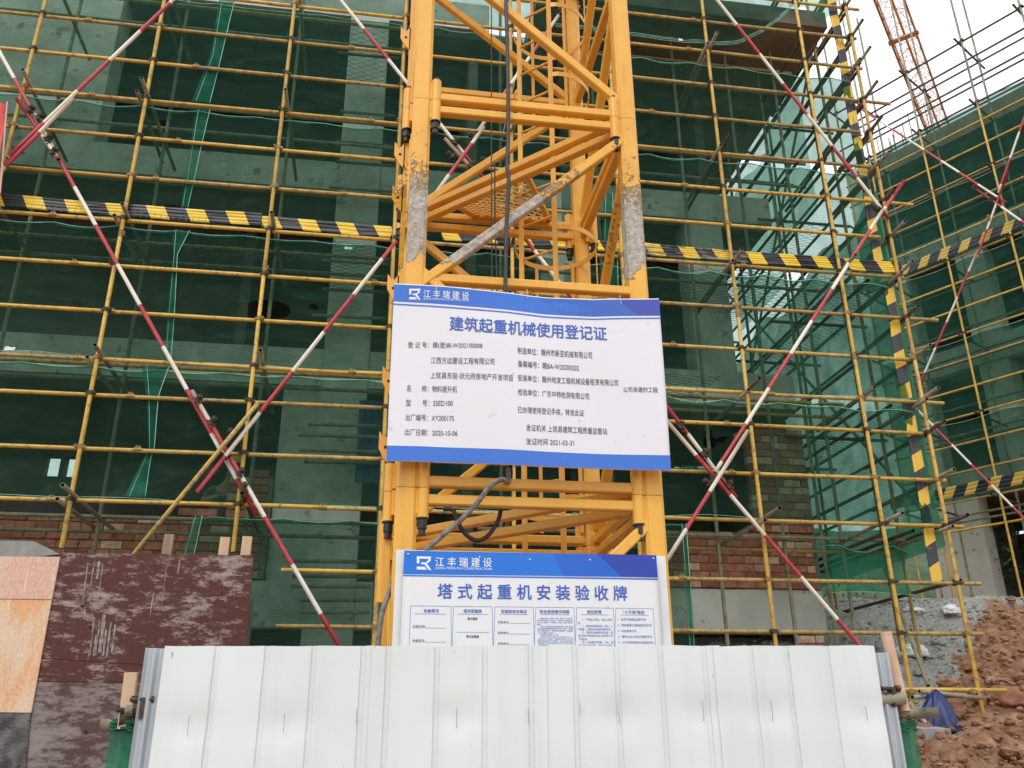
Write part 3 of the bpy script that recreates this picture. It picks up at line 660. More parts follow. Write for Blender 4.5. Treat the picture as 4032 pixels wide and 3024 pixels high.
# raking tubes and low ledgers by the slope
for p0, p1, m_ in (((PY(3480, 2230, 10.9)), PY(3655, 2700, 9.9), grey_tube), (PY(3620, 2722, 9.5), PY(3865, 2748, 9.5), grey_tube), (PY(3592, 2745, 9.4), PY(3700, 2745, 9.9), grey_tube),
                   (PY(3690, 2770, 9.9), PY(3722, 2900, 9.9), grey_tube), (PY(3720, 2770, 9.7), PY(3775, 2872, 9.6), grey_tube), (PY(3555, 2715, 9.6), PY(3960, 2718, 9.6), yellow)):
    tube('raking_tube' if m_ is grey_tube else 'ledger', p0, p1, m_, sc)
for q in ((3590, 2722), (3830, 2722), (3665, 2745)): coupler(sc, PY(*q, 9.58), None, None)
# red and white braces lie just in front of the posts
BY = 9.545
def W(px, py, y=BY): return PY(px, py, y)
banded('diagonal_brace', W(-120, -10, BY), W(228, 628, BY + .0), sc, 'r', .42) if False else None
banded('diagonal_brace', W(-60, 100), W(1010, 2028), sc, 'r', .34)
banded('diagonal_brace', W(755, 1538, BY - .055), W(1345, 2560, BY - .055), sc, 'w', .48)
banded('diagonal_brace', W(68, 392, BY - .055), W(230, 628, BY - .055), sc, 'r', .75) if False else banded('diagonal_brace', W(66, 388, BY - .055), W(230, 628, BY - .055), sc, 'r', .62, .38)
banded('diagonal_brace', W(700, -18, BY - .11), W(28, 622, BY - .11), sc, 'w', .17)
banded('diagonal_brace', W(290, 388, BY - .165), W(-60, 735, BY - .165), sc, 'w', .62)
banded('diagonal_brace', W(774, 1938, BY - .11), W(1560, 950, BY - .11), sc, 'r', .48)
tube('diagonal_brace', W(520, 2190, BY - .165), W(1018, 1585, BY - .165), yellow_worn, sc)
banded('diagonal_brace', W(1325, -20), W(1935, 740, BY), sc, 'r', .1)
banded('diagonal_brace', W(1752, 545, BY - .055), W(1850, 655, BY - .055), sc, 'w', .55)
banded('diagonal_brace', W(1905, 500, BY - .11), W(1680, 810, BY - .11), sc, 'w', .33)
banded('diagonal_brace', W(1900, 520, BY - .165), W(1690, 770, BY - .165), sc, 'w', .38) if False else None
banded('diagonal_brace', W(2200, 60, BY - .11), W(1880, 520, BY - .11), sc, 'w', .3)
banded('diagonal_brace', W(2060, 930, BY), W(2310, 1250, BY), sc, 'r', .25)
banded('diagonal_brace', W(2800, -30), W(3500, 860), sc, 'r', .09)
banded('diagonal_brace', W(3560, 712, BY - .11), W(3478, 830, BY - .11), sc, 'r', .6)
banded('diagonal_brace', W(3475, 828, BY - .11), W(2815, 1860, BY - .11), sc, 'w', .42)
banded('diagonal_brace', W(2945, 1695, BY - .165), W(2620, 2215, BY - .165), sc, 'w', .95, .55)
banded('diagonal_brace', W(2560, 1515, BY), W(2900, 1960, BY), sc, 'r', .75)
banded('diagonal_brace', W(2610, 1640, BY - .055), W(3470, 2640, BY - .055), sc, 'w', .6)
banded('diagonal_brace', W(3575, 2762, BY - .3), W(3775, 3010, BY - .3), sc, 'w', .55)
for px, py, a in ((115, 435, .6), (150, 465, .6), (185, 550, .6), (205, 600, .6), (260, 410, -.9), (70, 600, -.9), (180, 490, -.9), (775, 1578, .6), (830, 1665, .6), (920, 1710, -.9), (885, 1800, -.9), (825, 1855, -.9), (940, 1865, .6), (955, 1925, .6),
                  (1790, 560, .6), (1855, 655, .6), (1780, 615, -.9), (1865, 540, -.9), (3470, 830, -.9), (2910, 1730, -.9), (2680, 1680, .6), (2770, 1790, .6), (2860, 1820, -.9), (2790, 1905, -.9), (2870, 1915, .6)):
    coupler(sc, W(px, py, BY - .075), (R(90), a + random.uniform(-.2, .2), 0), COUP)
# expanded mesh decks at the lifts
def deck_mesh(x0, x1, y0, y1, z, parent, cx=.10, cy=.05, r_=.0022, name='deck_mesh'):
    mb = MB(); nx_ = int((x1 - x0) / cx); ny_ = int((y1 - y0) / cy)
    for i in range(nx_):
        for j in range(ny_):
            x = x0 + i * cx; y = y0 + j * cy
            if (i + j) % 2: a, b_ = (x, y, z), (x + cx, y + cy, z)
            else: a, b_ = (x, y + cy, z), (x + cx, y, z)
            d = Vector(b_) - Vector(a); s = Vector((-d.y, d.x, 0)).normalized() * r_
            k = len(mb.v); mb.v += [tuple(Vector(a) - s), tuple(Vector(b_) - s), tuple(Vector(b_) + s), tuple(Vector(a) + s), tuple(Vector(a) - Vector((0, 0, 2 * r_))), tuple(Vector(b_) - Vector((0, 0, 2 * r_)))]
            mb.f += [(k, k + 1, k + 2, k + 3), (k, k + 4, k + 5, k + 1), (k + 3, k + 2, k + 5, k + 4)]; mb.mi += [0] * 3
    o = mb.build(name, mesh_m, parent); o['kind'] = 'stuff'; return o
deck_mesh(-6.9, 1.3, 9.72, 11.0, 7.40, sc); deck_mesh(2.7, 6.9, 9.72, 11.0, 7.40, sc)
deck_mesh(6.1, 6.9, 11.1, 18, 7.36, sc); deck_mesh(2.9, 4.3, 9.75, 10.9, 5.85, sc); deck_mesh(-1.2, 0.2, 9.75, 11.0, 10.95, sc); deck_mesh(6.1, 6.9, 11.1, 18, 5.6, sc); deck_mesh(6.1, 6.9, 11.1, 15, 9.2, sc)
# guard sheet along the deck edge: short vertical wires hanging over the toe band on the left
tw = MB()
for i in range(26):
    x = -4.15 + i * .075
    if 5 < i < 10: continue
    tw.cyl((x, 9.585, 7.44), (x + .01, 9.585, 7.52), .003, 4)
tw.build('tie_wire', wire_m, sc)['kind'] = 'stuff'

# ================================================================ NETS
def net_sheet(x0, x1, z0, z1, label, y=9.70, holes=(), mat=None, sag=.07, group='green net sheets tied to the scaffold', amp=.022, cords=True, topline=None, step=.06, cat='safety net', xfun=None):
    nxn = max(4, int((x1 - x0) / step)); nzn = max(3, int((z1 - z0) / step)); mb = MB()
    tie = .75
    def P(u, v):
        x = x0 + (x1 - x0) * u; ph = abs(((x + 6.3) / tie) % 1 - .5) * 2; ph = ph * ph     # 1 at ties, 0 mid
        zt = z1 - sag * (1 - ph) * (1 + .5 * noise.noise(Vector((x, z1, 2)))) + (topline(x) if topline else 0)
        zb = z0 + .05 * noise.noise(Vector((x * .9, z0, 7)))
        z = zb + (zt - zb) * v
        yy = y + amp * math.sin(v * math.pi) * (1.2 + 2 * noise.noise(Vector((x * .8, z * .5, 3)))) + .028 * noise.noise(Vector((x * 2.2 + z * 1.6, z * 2.5 - x, 9)))
        if v > .9: yy -= .02 * (v - .9) * 10 * (1 - ph)
        return Vector((x, yy, z))
    pts = [[P(i / nxn, j / nzn) for i in range(nxn + 1)] for j in range(nzn + 1)]
    dead = set()
    for (cx, cz, rx, rz) in holes:
        for j in range(nzn):
            for i in range(nxn):
                c = (pts[j][i] + pts[j + 1][i + 1]) / 2
                if ((c.x - cx) / rx) ** 2 + ((c.z - cz) / rz) ** 2 < 1: dead.add((i, j))
        for j in range(nzn + 1):
            for i in range(nxn + 1):
                p = pts[j][i]; q = math.hypot((p.x - cx) / rx, (p.z - cz) / rz)
                if .55 < q < 1.45:
                    nb = [(i - a, j - b_) in dead for a in (0, 1) for b_ in (0, 1)]
                    if any(nb) and not all(nb): p.x = cx + (p.x - cx) / q; p.z = cz + (p.z - cz) / q
    mb.v = [tuple(p) for row in pts for p in row]; w = nxn + 1
    for j in range(nzn):
        for i in range(nxn):
            if (i, j) not in dead: mb.f.append((j * w + i, j * w + i + 1, (j + 1) * w + i + 1, (j + 1) * w + i)); mb.mi.append(0)
    o = mb.build('safety_net', mat or net_m, None, True); tag(o, label, cat, group)
    if cords:
        c = MB()
        for jj, rr_ in ((nzn, .0042), (0, .003)):
            c.path([tuple(pts[jj][i] + Vector((0, -.004, 0))) for i in range(0, nxn + 1, 3)], rr_, 5)
        c2 = MB()
        for off in (.02, .035):  # hem folded over along the top
            k = len(c2.v)
        c.build('rim_cord', cord_m, o, True)
        h = MB(); k0 = 0
        for i in range(nxn + 1):
            a = pts[nzn][i]; h.v += [(a.x, a.y - .006, a.z), (a.x, a.y - .008, a.z - .028 - .012 * noise.noise(Vector((a.x * 3, 0, 0))))]
        for i in range(nxn): h.f.append((i * 2, i * 2 + 1, i * 2 + 3, i * 2 + 2)); h.mi.append(0)
        h.build('hem', net_b, o, True)
    return o
names = {3.97: 'first', 5.60: 'second', 7.43: 'third', 9.23: 'fourth', 11.06: 'fifth'}
holes_l = {5.60: [(-1.46, 6.40, .34, .17), (-.93, 6.43, .05, .06), (-3.58, 6.38, .045, .045)], 9.23: [], 7.43: [(-2.83, 8.78, .10, .10), (-2.6, 7.70, .12, .04)], 3.97: []}
def fix(px, py): p = PY(px, py, 9.7); return p.x, p.z
holes_l[7.43] = [(*fix(640, 495), .10, .10), (*fix(675, 810), .10, .045)]
holes_l[5.60] = [(*fix(1045, 1215), .30, .13), (*fix(1240, 1210), .045, .05), (*fix(303, 1190), .05, .045)]
lv = [(3.97, 5.60), (5.60, 7.43), (7.43, 9.23), (9.23, 11.06), (11.06, 12.9)]
lab_l = ['lowest green net sheet left of the yellow mast, hanging above the brick wall', 'torn green net sheet left of the mast, directly under the striped toe board', 'green net with one round hole left of the mast, above the striped toe board', 'green net sheet left of the mast, second above the striped toe board', 'topmost green net sheet left of the yellow mast']
lab_r = ['green net sheet with torn holes beside the upper sign, right of the mast', 'green net sheet right of the mast, directly under the striped toe board', 'green net sheet right of the mast, directly above the striped toe board', 'green net right of the mast with a wavy pale top, under the slab soffit', 'topmost green net right of the mast, slung over the slab edge']
for k, (z0, z1) in enumerate(lv):
    net_sheet(-6.9, 2.1, z0 + .04, z1 - .06, lab_l[k], holes=holes_l.get(z0, ()), sag=.05)
    if k < 4:
        hr = [(*fix(3355, 1740), .09, .075), (*fix(3395, 1728), .07, .05), (*fix(3345, 1700), .03, .02)] if False else ([(*fix(2795, 1738), .09, .09), (*fix(2840, 1728), .06, .05), (*fix(2793, 1695), .03, .02)] if k == 0 else [])
        net_sheet(2.2, 6.72, z0 + .04, z1 - (.08 if k < 3 else .2), lab_r[k], holes=hr, sag=.07)
    else:
        def slung(x):
            pts_ = [(2.2, 11.30), (4.6, 11.27), (5.03, 11.36), (5.44, 11.65), (5.85, 12.02), (6.02, 12.27), (6.6, 12.5)]
            for (a_, za_), (b_, zb_) in zip(pts_, pts_[1:]):
                if x <= b_: return za_ + (zb_ - za_) * (x - a_) / (b_ - a_)
            return 12.5
        mb = MB(); n1_, n2_ = 70, 18
        for j in range(n2_ + 1):
            for i in range(n1_ + 1):
                x = 2.2 + 3.9 * i / n1_; zb_ = slung(x); z = zb_ + (12.78 - zb_) * j / n2_
                mb.v.append((x, 9.74 + .07 * noise.noise(Vector((x * 1.4 + z, z * 2.2, 4))) + .02 * noise.noise(Vector((x * 5, z * 5, 1))), z))
        for j in range(n2_):
            for i in range(n1_): q_ = j * (n1_ + 1) + i; mb.f.append((q_, q_ + 1, q_ + n1_ + 2, q_ + n1_ + 1)); mb.mi.append(0)
        o = mb.build('safety_net', net_m, None, True); tag(o, lab_r[k], 'safety net', 'green net sheets tied to the scaffold')
        c = MB()
        for off in (0, .03, .055): c.path([tuple(Vector(mb.v[i]) + Vector((0, -.01, off))) for i in range(0, n1_ + 1, 2)], .004, 5)
        c.build('rim_cord', cord_m, o, True)
        mb = MB()
        for j in range(19):
            for i in range(25):
                u, v_ = i / 24, j / 18; x = 6.02 + .82 * u; z = 12.08 + .22 * (1 - u) + (.62 - .2 * (1 - u)) * v_ + .06 * math.sin(u * 9)
                mb.v.append((x, 9.80 + .06 * math.sin(u * 14 + v_ * 3) + .06 * noise.noise(Vector((x * 4, z * 4, 2))), z))
        for j in range(18):
            for i in range(24): q_ = j * 25 + i; mb.f.append((q_, q_ + 1, q_ + 26, q_ + 25)); mb.mi.append(0)
        o = mb.build('safety_net', net_b, None, True); tag(o, 'rumpled bright green net end wrapped round the roof slab corner', 'safety net')
net_sheet(6.75, 6.76, 0, 1, 'x', cords=False) if False else None
# sheet on the side return, lit from outside
def side_net(y0, y1, z0, z1, label, x=6.87, mat=None, ragged=.0):
    mb = MB(); a = int((y1 - y0) / .09); b_ = int((z1 - z0) / .09)
    for j in range(b_ + 1):
        for i in range(a + 1):
            y = y0 + (y1 - y0) * i / a; zt = z1 + ragged * noise.noise(Vector((y * .9, 1, 1))) * 2 - ragged * (y - y0) * .3
            z = z0 + (zt - z0) * j / b_
            mb.v.append((x + .04 * noise.noise(Vector((y * .9, z * .5, 1))) + .012 * noise.noise(Vector((y * 6, z * .8, 1))), y, z))
    for j in range(b_):
        for i in range(a): k = j * (a + 1) + i; mb.f.append((k, k + 1, k + a + 2, k + a + 1)); mb.mi.append(0)
    o = mb.build('safety_net', mat or net_m, None, True); return tag(o, label, 'safety net', 'green net sheets tied to the scaffold')
side_net(9.75, 18.6, 3.75, 8.9, 'sunlit green net closing the side return of the scaffold below the open corner', ragged=.25, mat=net_s)
side_net(9.75, 11.0, 9.25, 12.6, 'loose green net hanging inside the scaffold corner under the roof slab', x=6.80, mat=net_b, ragged=.1) if False else None
side_net(11.2, 12.6, 9.6, 12.1, 'bunched bright green net hanging inside the open corner below the roof slab', x=6.78, mat=net_b, ragged=.15)
side_net(12.6, 14.5, 8.9, 11.8, 'pale loose net at the back of the open scaffold corner', x=6.80, mat=net_b, ragged=.2)
# low curtains and gathered edges
net_sheet(-1.95, .3, 2.0, 3.88, 'low green net curtain in front of the brick wall left of the mast', y=9.85, sag=.03)
net_sheet(2.9, 3.62, 1.9, 3.95, 'narrow low green net curtain between the lower sign and the red brick wall', y=9.85, sag=.03, cords=True)
net_sheet(5.6, 6.7, 3.25, 3.9, 'rumpled green net sagging below the lowest lift at the scaffold corner', y=10.3, sag=.14, mat=net_b, amp=.08)
def gathered(pts, label, wid=(.10, .03, .10)):
    """vertical net edge gathered into a narrow rope-like bundle"""
    mb = MB(); n = 30; m_ = 9; P = [PY(a, b_, 9.68) for a, b_ in pts]
    L = []
    for i in range(n + 1):
        t = i / n * (len(P) - 1); k = min(int(t), len(P) - 2); f = t - k
        c = P[k].lerp(P[k + 1], f); w = wid[0] if len(wid) == 1 else None
        u = i / n * (len(wid) - 1); q = min(int(u), len(wid) - 2); w = wid[q] + (wid[q + 1] - wid[q]) * (u - q)
        for j in range(m_ + 1):
            s = j / m_ - .5; mb.v.append((c.x + s * w * 1.3, 9.685 + .012 * math.sin(j * 2.6 + i * .13), c.z))
    for i in range(n):
        for j in range(m_): k = i * (m_ + 1) + j; mb.f.append((k, k + 1, k + m_ + 2, k + m_ + 1)); mb.mi.append(0)
    o = mb.build('gathered_net_edge', net_b, None, True); tag(o, label, 'net edge', 'gathered net edges between the sheets')
    c = MB(); c.path([mb.v[i * (m_ + 1) + m_] for i in range(n + 1)], .0045, 5); c.path([mb.v[i * (m_ + 1) + 2] for i in range(n + 1)], .003, 5); c.build('edge_cord', cord_m, o, True)
    return o
gathered([(893, 0), (850, 215), (790, 400)], 'gathered net edge hanging down from the top left corner of the picture', (.16, .11, .17))
gathered([(800, 425), (765, 600), (725, 815)], 'gathered net edge left of the mast, ending at the striped toe board', (.14, .10, .06))
gathered([(713, 905), (690, 1000), (672, 1230), (660, 1410)], 'gathered net edge left of the mast, hanging just below the striped toe board', (.16, .04, .06, .05))
gathered([(610, 1440), (600, 1560), (595, 1760), (580, 1800), (530, 1955)], 'gathered net edge with a white selvedge, lowest left of the mast', (.24, .10, .05, .05, .16))
gathered([(2395, 760), (2395, 1000)], 'gathered net edge seen through the right side of the mast', (.09, .12))
gathered([(2400, 1020), (2412, 1170)], 'short gathered net edge just above the upper sign', (.16, .13))
gathered([(2690, 2060), (2710, 2300), (2725, 2550)], 'narrow gathered net edge right of the lower sign', (.05, .04, .05))
gathered([(780, 2030), (740, 2180)], 'small gathered net corner above the maroon boards', (.07, .09))
gathered([(2300, 40), (2330, 130)], 'small torn net tail behind the mast top', (.05, .12))

# ================================================================ STRIPED BANDS
def band(p0, p1, h, mat, name, label, y, ribs=5, group=None, vertical=False, thick=.014, wob=.02):
    p0, p1 = Vector(p0), Vector(p1); L = (p1 - p0).length; d = (p1 - p0).normalized(); n = max(2, int(L / .12)); m_ = ribs * 4
    up = Vector((0, 0, 1)) if not vertical else Vector((1, 0, 0)); out = d.cross(up).normalized()
    if out.y > 0 and not vertical: out = -out
    if vertical: out = Vector((0, -1, 0))
    mb = MB(); uvs = []
    for i in range(n + 1):
        t = i / n; c = p0.lerp(p1, t)
        hw = h * (1 + .12 * noise.noise(Vector((t * L * .9, h, p0.x))))
        for j in range(m_ + 1):
            s = j / m_ - .5; rib = abs(math.sin(j / m_ * ribs * math.pi)) * .006
            q = c + up * (s * hw + wob * noise.noise(Vector((t * L * 1.1, 1, p0.x)))) + out * (rib + .006 * noise.noise(Vector((t * L * 3, j * .6, 2))))
            mb.v.append(tuple(q)); uvs.append((t * L, s * h))
    for i in range(n):
        for j in range(m_): k = i * (m_ + 1) + j; mb.f.append((k, k + m_ + 1, k + m_ + 2, k + 1)); mb.mi.append(0)
    nf = len(mb.f); b0 = len(mb.v)
    mb.v += [tuple(Vector(v) - out * thick) for v in mb.v[:b0]]; uvs = uvs * 2
    for f in mb.f[:nf]: mb.f.append(tuple(i + b0 for i in f[::-1])); mb.mi.append(0)
    for i in range(n):
        for j in (0, m_):
            k = i * (m_ + 1) + j; mb.f.append((k, k + m_ + 1, k + m_ + 1 + b0, k + b0)); mb.mi.append(0)
    o = mb.build(name, mat, None); ul = o.data.uv_layers.new(name='UVMap')
    for l in o.data.loops: ul.data[l.index].uv = uvs[l.vertex_index]
    tag(o, label, 'toe board', group); return o
G = 'black and yellow striped toe boards'
p = lambda x, y: PY(x, y, 9.66)
band((p(-420, 795).x, 9.66, 7.59), (p(1030, 855).x, 9.66, 7.58), .17, tape_m, 'toe_board', 'striped toe board at the left edge, crossed by a red and white brace', 9.66, 4, G)
band((p(1030, 855).x + .003, 9.67, 7.575), (p(1545, 890).x, 9.67, 7.56), .165, tape_m, 'toe_board', 'black and yellow striped toe board ending at the left leg of the mast', 9.67, 3, G)
band((p(1740, 900).x, 9.66, 7.56), (p(2420, 960).x, 9.66, 7.58), .15, tape_m, 'toe_board', 'black and yellow striped toe board seen through the mast lattice', 9.66, 3, G)
band((2.85, 9.66, 7.60), (4.78, 9.655, 7.565), .17, tape_d, 'toe_board', 'mortar stained striped toe board right of the mast', 9.66, 5, G, wob=.03)
band((4.72, 9.63, 7.555), (6.93, 9.62, 7.575), .17, tape_m, 'toe_board', 'clean striped toe board running to the scaffold corner', 9.62, 5, G)
band((6.66, 9.72, 3.3), (6.75, 9.72, 7.35), .15, tape_v, 'corner_wrap', 'lower striped upright wrap on the scaffold corner, under the toe board', 9.72, 2, G, vertical=True)
band((6.68, 9.72, 7.7), (6.72, 9.72, 13.2), .14, tape_v, 'corner_wrap', 'upper striped upright wrap on the scaffold corner, against the sky', 9.72, 2, G, vertical=True)

# ================================================================ WING (building and scaffold at the right)
WA = R(-30.57); WD = Vector((math.sin(WA), math.cos(WA), 0)); WN = Vector((WD.y, -WD.x, 0))
def WP(u, z, dep=0.0): return WN * (18.8 + dep) + WD * u + Vector((0, 0, z))
ws = thing('tube_scaffold', 'farther yellow tube scaffold along the right hand wing, rising above its roof edge', 'scaffold', WP(6, 4))
WZ = [5.6, 6.2, 6.8, 7.4, 8.0, 8.6, 9.23, 9.83, 10.43, 11.05, 11.65, 12.25, 12.9, 13.53, 14.15, 14.76]
U0, U1 = -1.0, 9.25
for z in WZ: tube('ledger', WP(U0, z, .05), WP(U1, z, .05), random.choice((yellow, yellow_worn)), ws)
for z in (15.27, 15.9, 16.5, 17.07): tube('ledger', WP(U0, z, .05), WP(U1, z, .05), grey_tube if False else dark_tube, ws)
for z in (15.9, 16.5, 17.07): tube('ledger', WP(U0, z - .02, 1.05), WP(U1, z - .02, 1.05), dark_tube, ws)
UP = [U0 + .25, .45, 1.8, 3.1, 4.45, 5.80, 7.18, 8.5, 9.15]
for u in UP:
    tube('upright', WP(u, 3.6), WP(u, 15.1), yellow, ws); tube('upright', WP(u, 15.1), WP(u, 20.5), grey_tube, ws)
    tube('upright', WP(u + .05, 3.6, 1.0), WP(u + .05, 20.5, 1.0), grey_tube, ws)
    for z in (15.27, 17.07, 11.65, 13.53, 9.83, 8.0, 6.2):
        tube('transom', WP(u + .06, z - .05, -.25), WP(u + .06, z - .05, 1.35), dark_tube, ws)
        if 3 < u < 9.5:
            o = coupler(ws, WP(u, z), (0, 0, -WA + 0 if False else R(-59.4)))
            if z > 15: coupler(ws, WP(u + .05, z, 1.0), (0, 0, R(-59.4)))
for z in (8.0, 9.83, 11.65, 13.53, 6.2):
    for dz in (-.08, -.22, .55): tube('ledger', WP(U0, z + dz, 1.05), WP(U1, z + dz, 1.05), grey_tube, ws)
def on_w(px, py, dep=-.06):
    d = ray(px, py); t = (18.8 + dep) / (d.x * WN.x + d.y * WN.y); return CAM + d * t
banded('diagonal_brace', on_w(3360, 410), on_w(3965, 800), ws, 'w', .35)
banded('diagonal_brace', on_w(3830, 735, -.12), on_w(4100, 925, -.12), ws, 'r', .9)
banded('diagonal_brace', on_w(4080, 330, -.18), on_w(3930, 760, -.18), ws, 'w', .5)
banded('diagonal_brace', on_w(3968, 680, -.12), on_w(3845, 1015, -.12), ws, 'r', .7)
banded('diagonal_brace', on_w(3850, 985, -.18), on_w(3610, 1540, -.18), ws, 'w', .5)
banded('diagonal_brace', on_w(3560, 1560, -.12), on_w(4100, 2110, -.12), ws, 'w', 1.0)
for q in ((3950, 710), (3900, 790), (3835, 740), (3890, 860), (3640, 1520)): coupler(ws, on_w(*q, -.15), (R(90), .4, R(-59)))
# wing nets
def wing_net(z0, z1, label, u0=U0, u1=U1):
    mb = MB(); a = 130; b_ = 10
    for j in range(b_ + 1):
        for i in range(a + 1):
            u = u0 + (u1 - u0) * i / a; z = z0 + (z1 - z0) * j / b_ - (.05 * abs(math.sin(u * 2.3)) if j == b_ else 0)
            mb.v.append(tuple(WP(u, z, .12 + .04 * noise.noise(Vector((u * .8, z, 5))))))
    for j in range(b_):
        for i in range(a): k = j * (a + 1) + i; mb.f.append((k, k + 1, k + a + 2, k + a + 1)); mb.mi.append(0)
    o = mb.build('safety_net', net_w2, None, True); tag(o, label, 'safety net', 'green net sheets on the wing')
    c = MB(); c.path([mb.v[b_ * (a + 1) + i] for i in range(0, a + 1, 2)], .008, 4); c.build('rim_cord', cord_m, o); return o
net_w2 = net_mat('wing_green_net', .62, (.036, .092, .066), (.05, .26, .17))
wing_net(13.56, 15.3, 'topmost green net on the right wing, its edge against the white sky'); wing_net(11.70, 13.48, 'green net on the right wing, second from its top edge'); wing_net(9.88, 11.6, 'green net on the right wing, third from its top edge')
wing_net(8.05, 9.78, 'green net on the right wing, behind the crossing of the red and white braces'); wing_net(6.25, 7.95, 'lowest green net on the right wing, above its striped toe board')
def wband(z, u0, u1, label, mat):
    a, b_ = WP(u0, z, -.02), WP(u1, z, -.02); return band(a, b_, .24, mat, 'toe_board', label, 0, 3, G)
wband(11.85, 1.0, 9.5, 'faded striped toe board crossing the right wing high up', tape_w)
wband(6.42, 1.0, 9.5, 'black and yellow toe board above the dark ground floor opening of the right wing', tape_w)
# wing building
fascia_m = noise_mat('brown_weathered_fascia', (.20, .15, .12), (.30, .24, .20), 1.5, .95, .3)
wb = thing('unfinished_building', 'right hand concrete wing with a dark open ground floor behind nets', 'building', WP(6, 3.6, 2))
def wbox(name, mat, u0, u1, d0, d1, z0, z1):
    mb = MB(); vs = [WP(u, z, d_) for u in (u0, u1) for d_ in (d0, d1) for z in (z0, z1)]
    mb.add(vs, [(0, 1, 3, 2), (4, 6, 7, 5), (0, 4, 5, 1), (2, 3, 7, 6), (0, 2, 6, 4), (1, 5, 7, 3)]); return mb.build(name, mat, wb)
for z0, z1 in ((6.65, 7.25), (9.6, 10.2), (12.55, 13.15), (15.6, 16.12)):
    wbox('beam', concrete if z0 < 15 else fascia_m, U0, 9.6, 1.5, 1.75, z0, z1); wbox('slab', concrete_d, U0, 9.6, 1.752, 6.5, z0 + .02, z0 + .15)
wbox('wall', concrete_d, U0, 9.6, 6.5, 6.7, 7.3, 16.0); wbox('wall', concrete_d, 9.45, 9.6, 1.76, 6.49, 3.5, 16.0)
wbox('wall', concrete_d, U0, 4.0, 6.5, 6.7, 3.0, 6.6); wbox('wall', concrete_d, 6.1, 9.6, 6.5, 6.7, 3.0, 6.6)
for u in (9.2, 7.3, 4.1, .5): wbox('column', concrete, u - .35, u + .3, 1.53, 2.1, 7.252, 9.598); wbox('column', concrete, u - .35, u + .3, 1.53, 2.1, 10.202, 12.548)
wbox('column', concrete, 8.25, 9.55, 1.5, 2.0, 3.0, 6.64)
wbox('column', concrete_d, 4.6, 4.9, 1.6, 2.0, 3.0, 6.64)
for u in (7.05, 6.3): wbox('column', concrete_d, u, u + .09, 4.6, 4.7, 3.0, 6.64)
# starter bars on the wing roof
rb = MB()
for i in range(34):
    u = random.uniform(7.6, 9.5); dd = random.uniform(1.8, 5); hgt = random.uniform(.5, 1.9); p0 = WP(u, 16.1, dd)
    rb.cyl(p0, p0 + Vector((random.uniform(-.05, .05), 0, hgt)), .013, 5)
rb.build('starter_bars', rebar_m, wb)['kind'] = 'stuff'
for i, (u, dd) in enumerate(((8.9, 2.6), (9.4, 3.5), (8.6, 4.1))):
    p0 = WP(u, 16.1, dd); pts = [p0 + Vector((0, 0, t)) for t in (0, .6, 1.2)] + [p0 + Vector((.05 * math.sin(a), 0, 1.3 + .08 * math.cos(a))) for a in (0, 1.5, 3)]
    m_ = MB(); m_.path([tuple(q) for q in pts], .012, 5); m_.build('starter_bar', rebar_m, wb)

# crane jib high over the wing
jb = thing('crane_jib', 'distant orange lattice crane jib high in the white sky above the right wing', 'crane', (26.9, 33.9, 40))
ja = Vector((20.7, 27.3, 40)); jd = Vector((8.81, 9.32, 0)).normalized(); js = Vector((jd.y, -jd.x, 0)); LJ = 62
def JP(t, s, h): return ja + jd * t + js * s + Vector((0, 0, h))
for s_, h_, r_ in ((-.7, 0, .06), (.7, 0, .06), (0, 1.2, .07)):
    m_ = MB(); m_.bar(JP(0, s_, h_), JP(LJ, s_, h_), r_ * 2, r_ * 2); m_.build('chord', jib_m, jb)
la = MB(); k = 0; t = 0
while t < LJ - 1.3:
    la.cyl(JP(t, -.7, 0), JP(t + .65, 0, 1.2), .022, 5); la.cyl(JP(t + .65, 0, 1.2), JP(t + 1.3, -.7, 0), .022, 5)
    la.cyl(JP(t, .7, 0), JP(t + .65, 0, 1.2), .022, 5); la.cyl(JP(t + .65, 0, 1.2), JP(t + 1.3, .7, 0), .022, 5)
    la.cyl(JP(t, -.7, 0), JP(t, .7, 0), .022, 5); la.cyl(JP(t, -.7 if k % 2 else .7, 0), JP(t + 1.3, .7 if k % 2 else -.7, 0), .018, 5); t += 1.3; k += 1
la.build('lattice', jib_m, jb)['kind'] = 'stuff'
for t in (12.5, 24.0, 36.0): m_ = MB(); m_.bar(JP(t, -.85, -.05), JP(t, .85, -.05), .35, .1); m_.build('splice_plate', jib_m, jb)
m_ = MB(); m_.bar(JP(0, -.58, .1), JP(LJ, -.58, .1), .05, .5); m_.build('walkway', jib_m, jb)
m_ = MB(); tp_ = JP(LJ, 0, 0)
for sx in (-.8, .8):
    for sy in (-.8, .8): m_.bar((tp_.x + sx, tp_.y + sy, 4), (tp_.x + sx, tp_.y + sy, 46), .16, .16)
z = 5
while z < 44:
    for sx, sy, ex, ey in ((-.8, -.8, .8, -.8), (.8, -.8, .8, .8), (.8, .8, -.8, .8), (-.8, .8, -.8, -.8)): m_.cyl((tp_.x + sx, tp_.y + sy, z), (tp_.x + ex, tp_.y + ey, z + 1.7), .05, 5)
    z += 1.7
m_.build('tower', jib_m, jb)['kind'] = 'stuff'

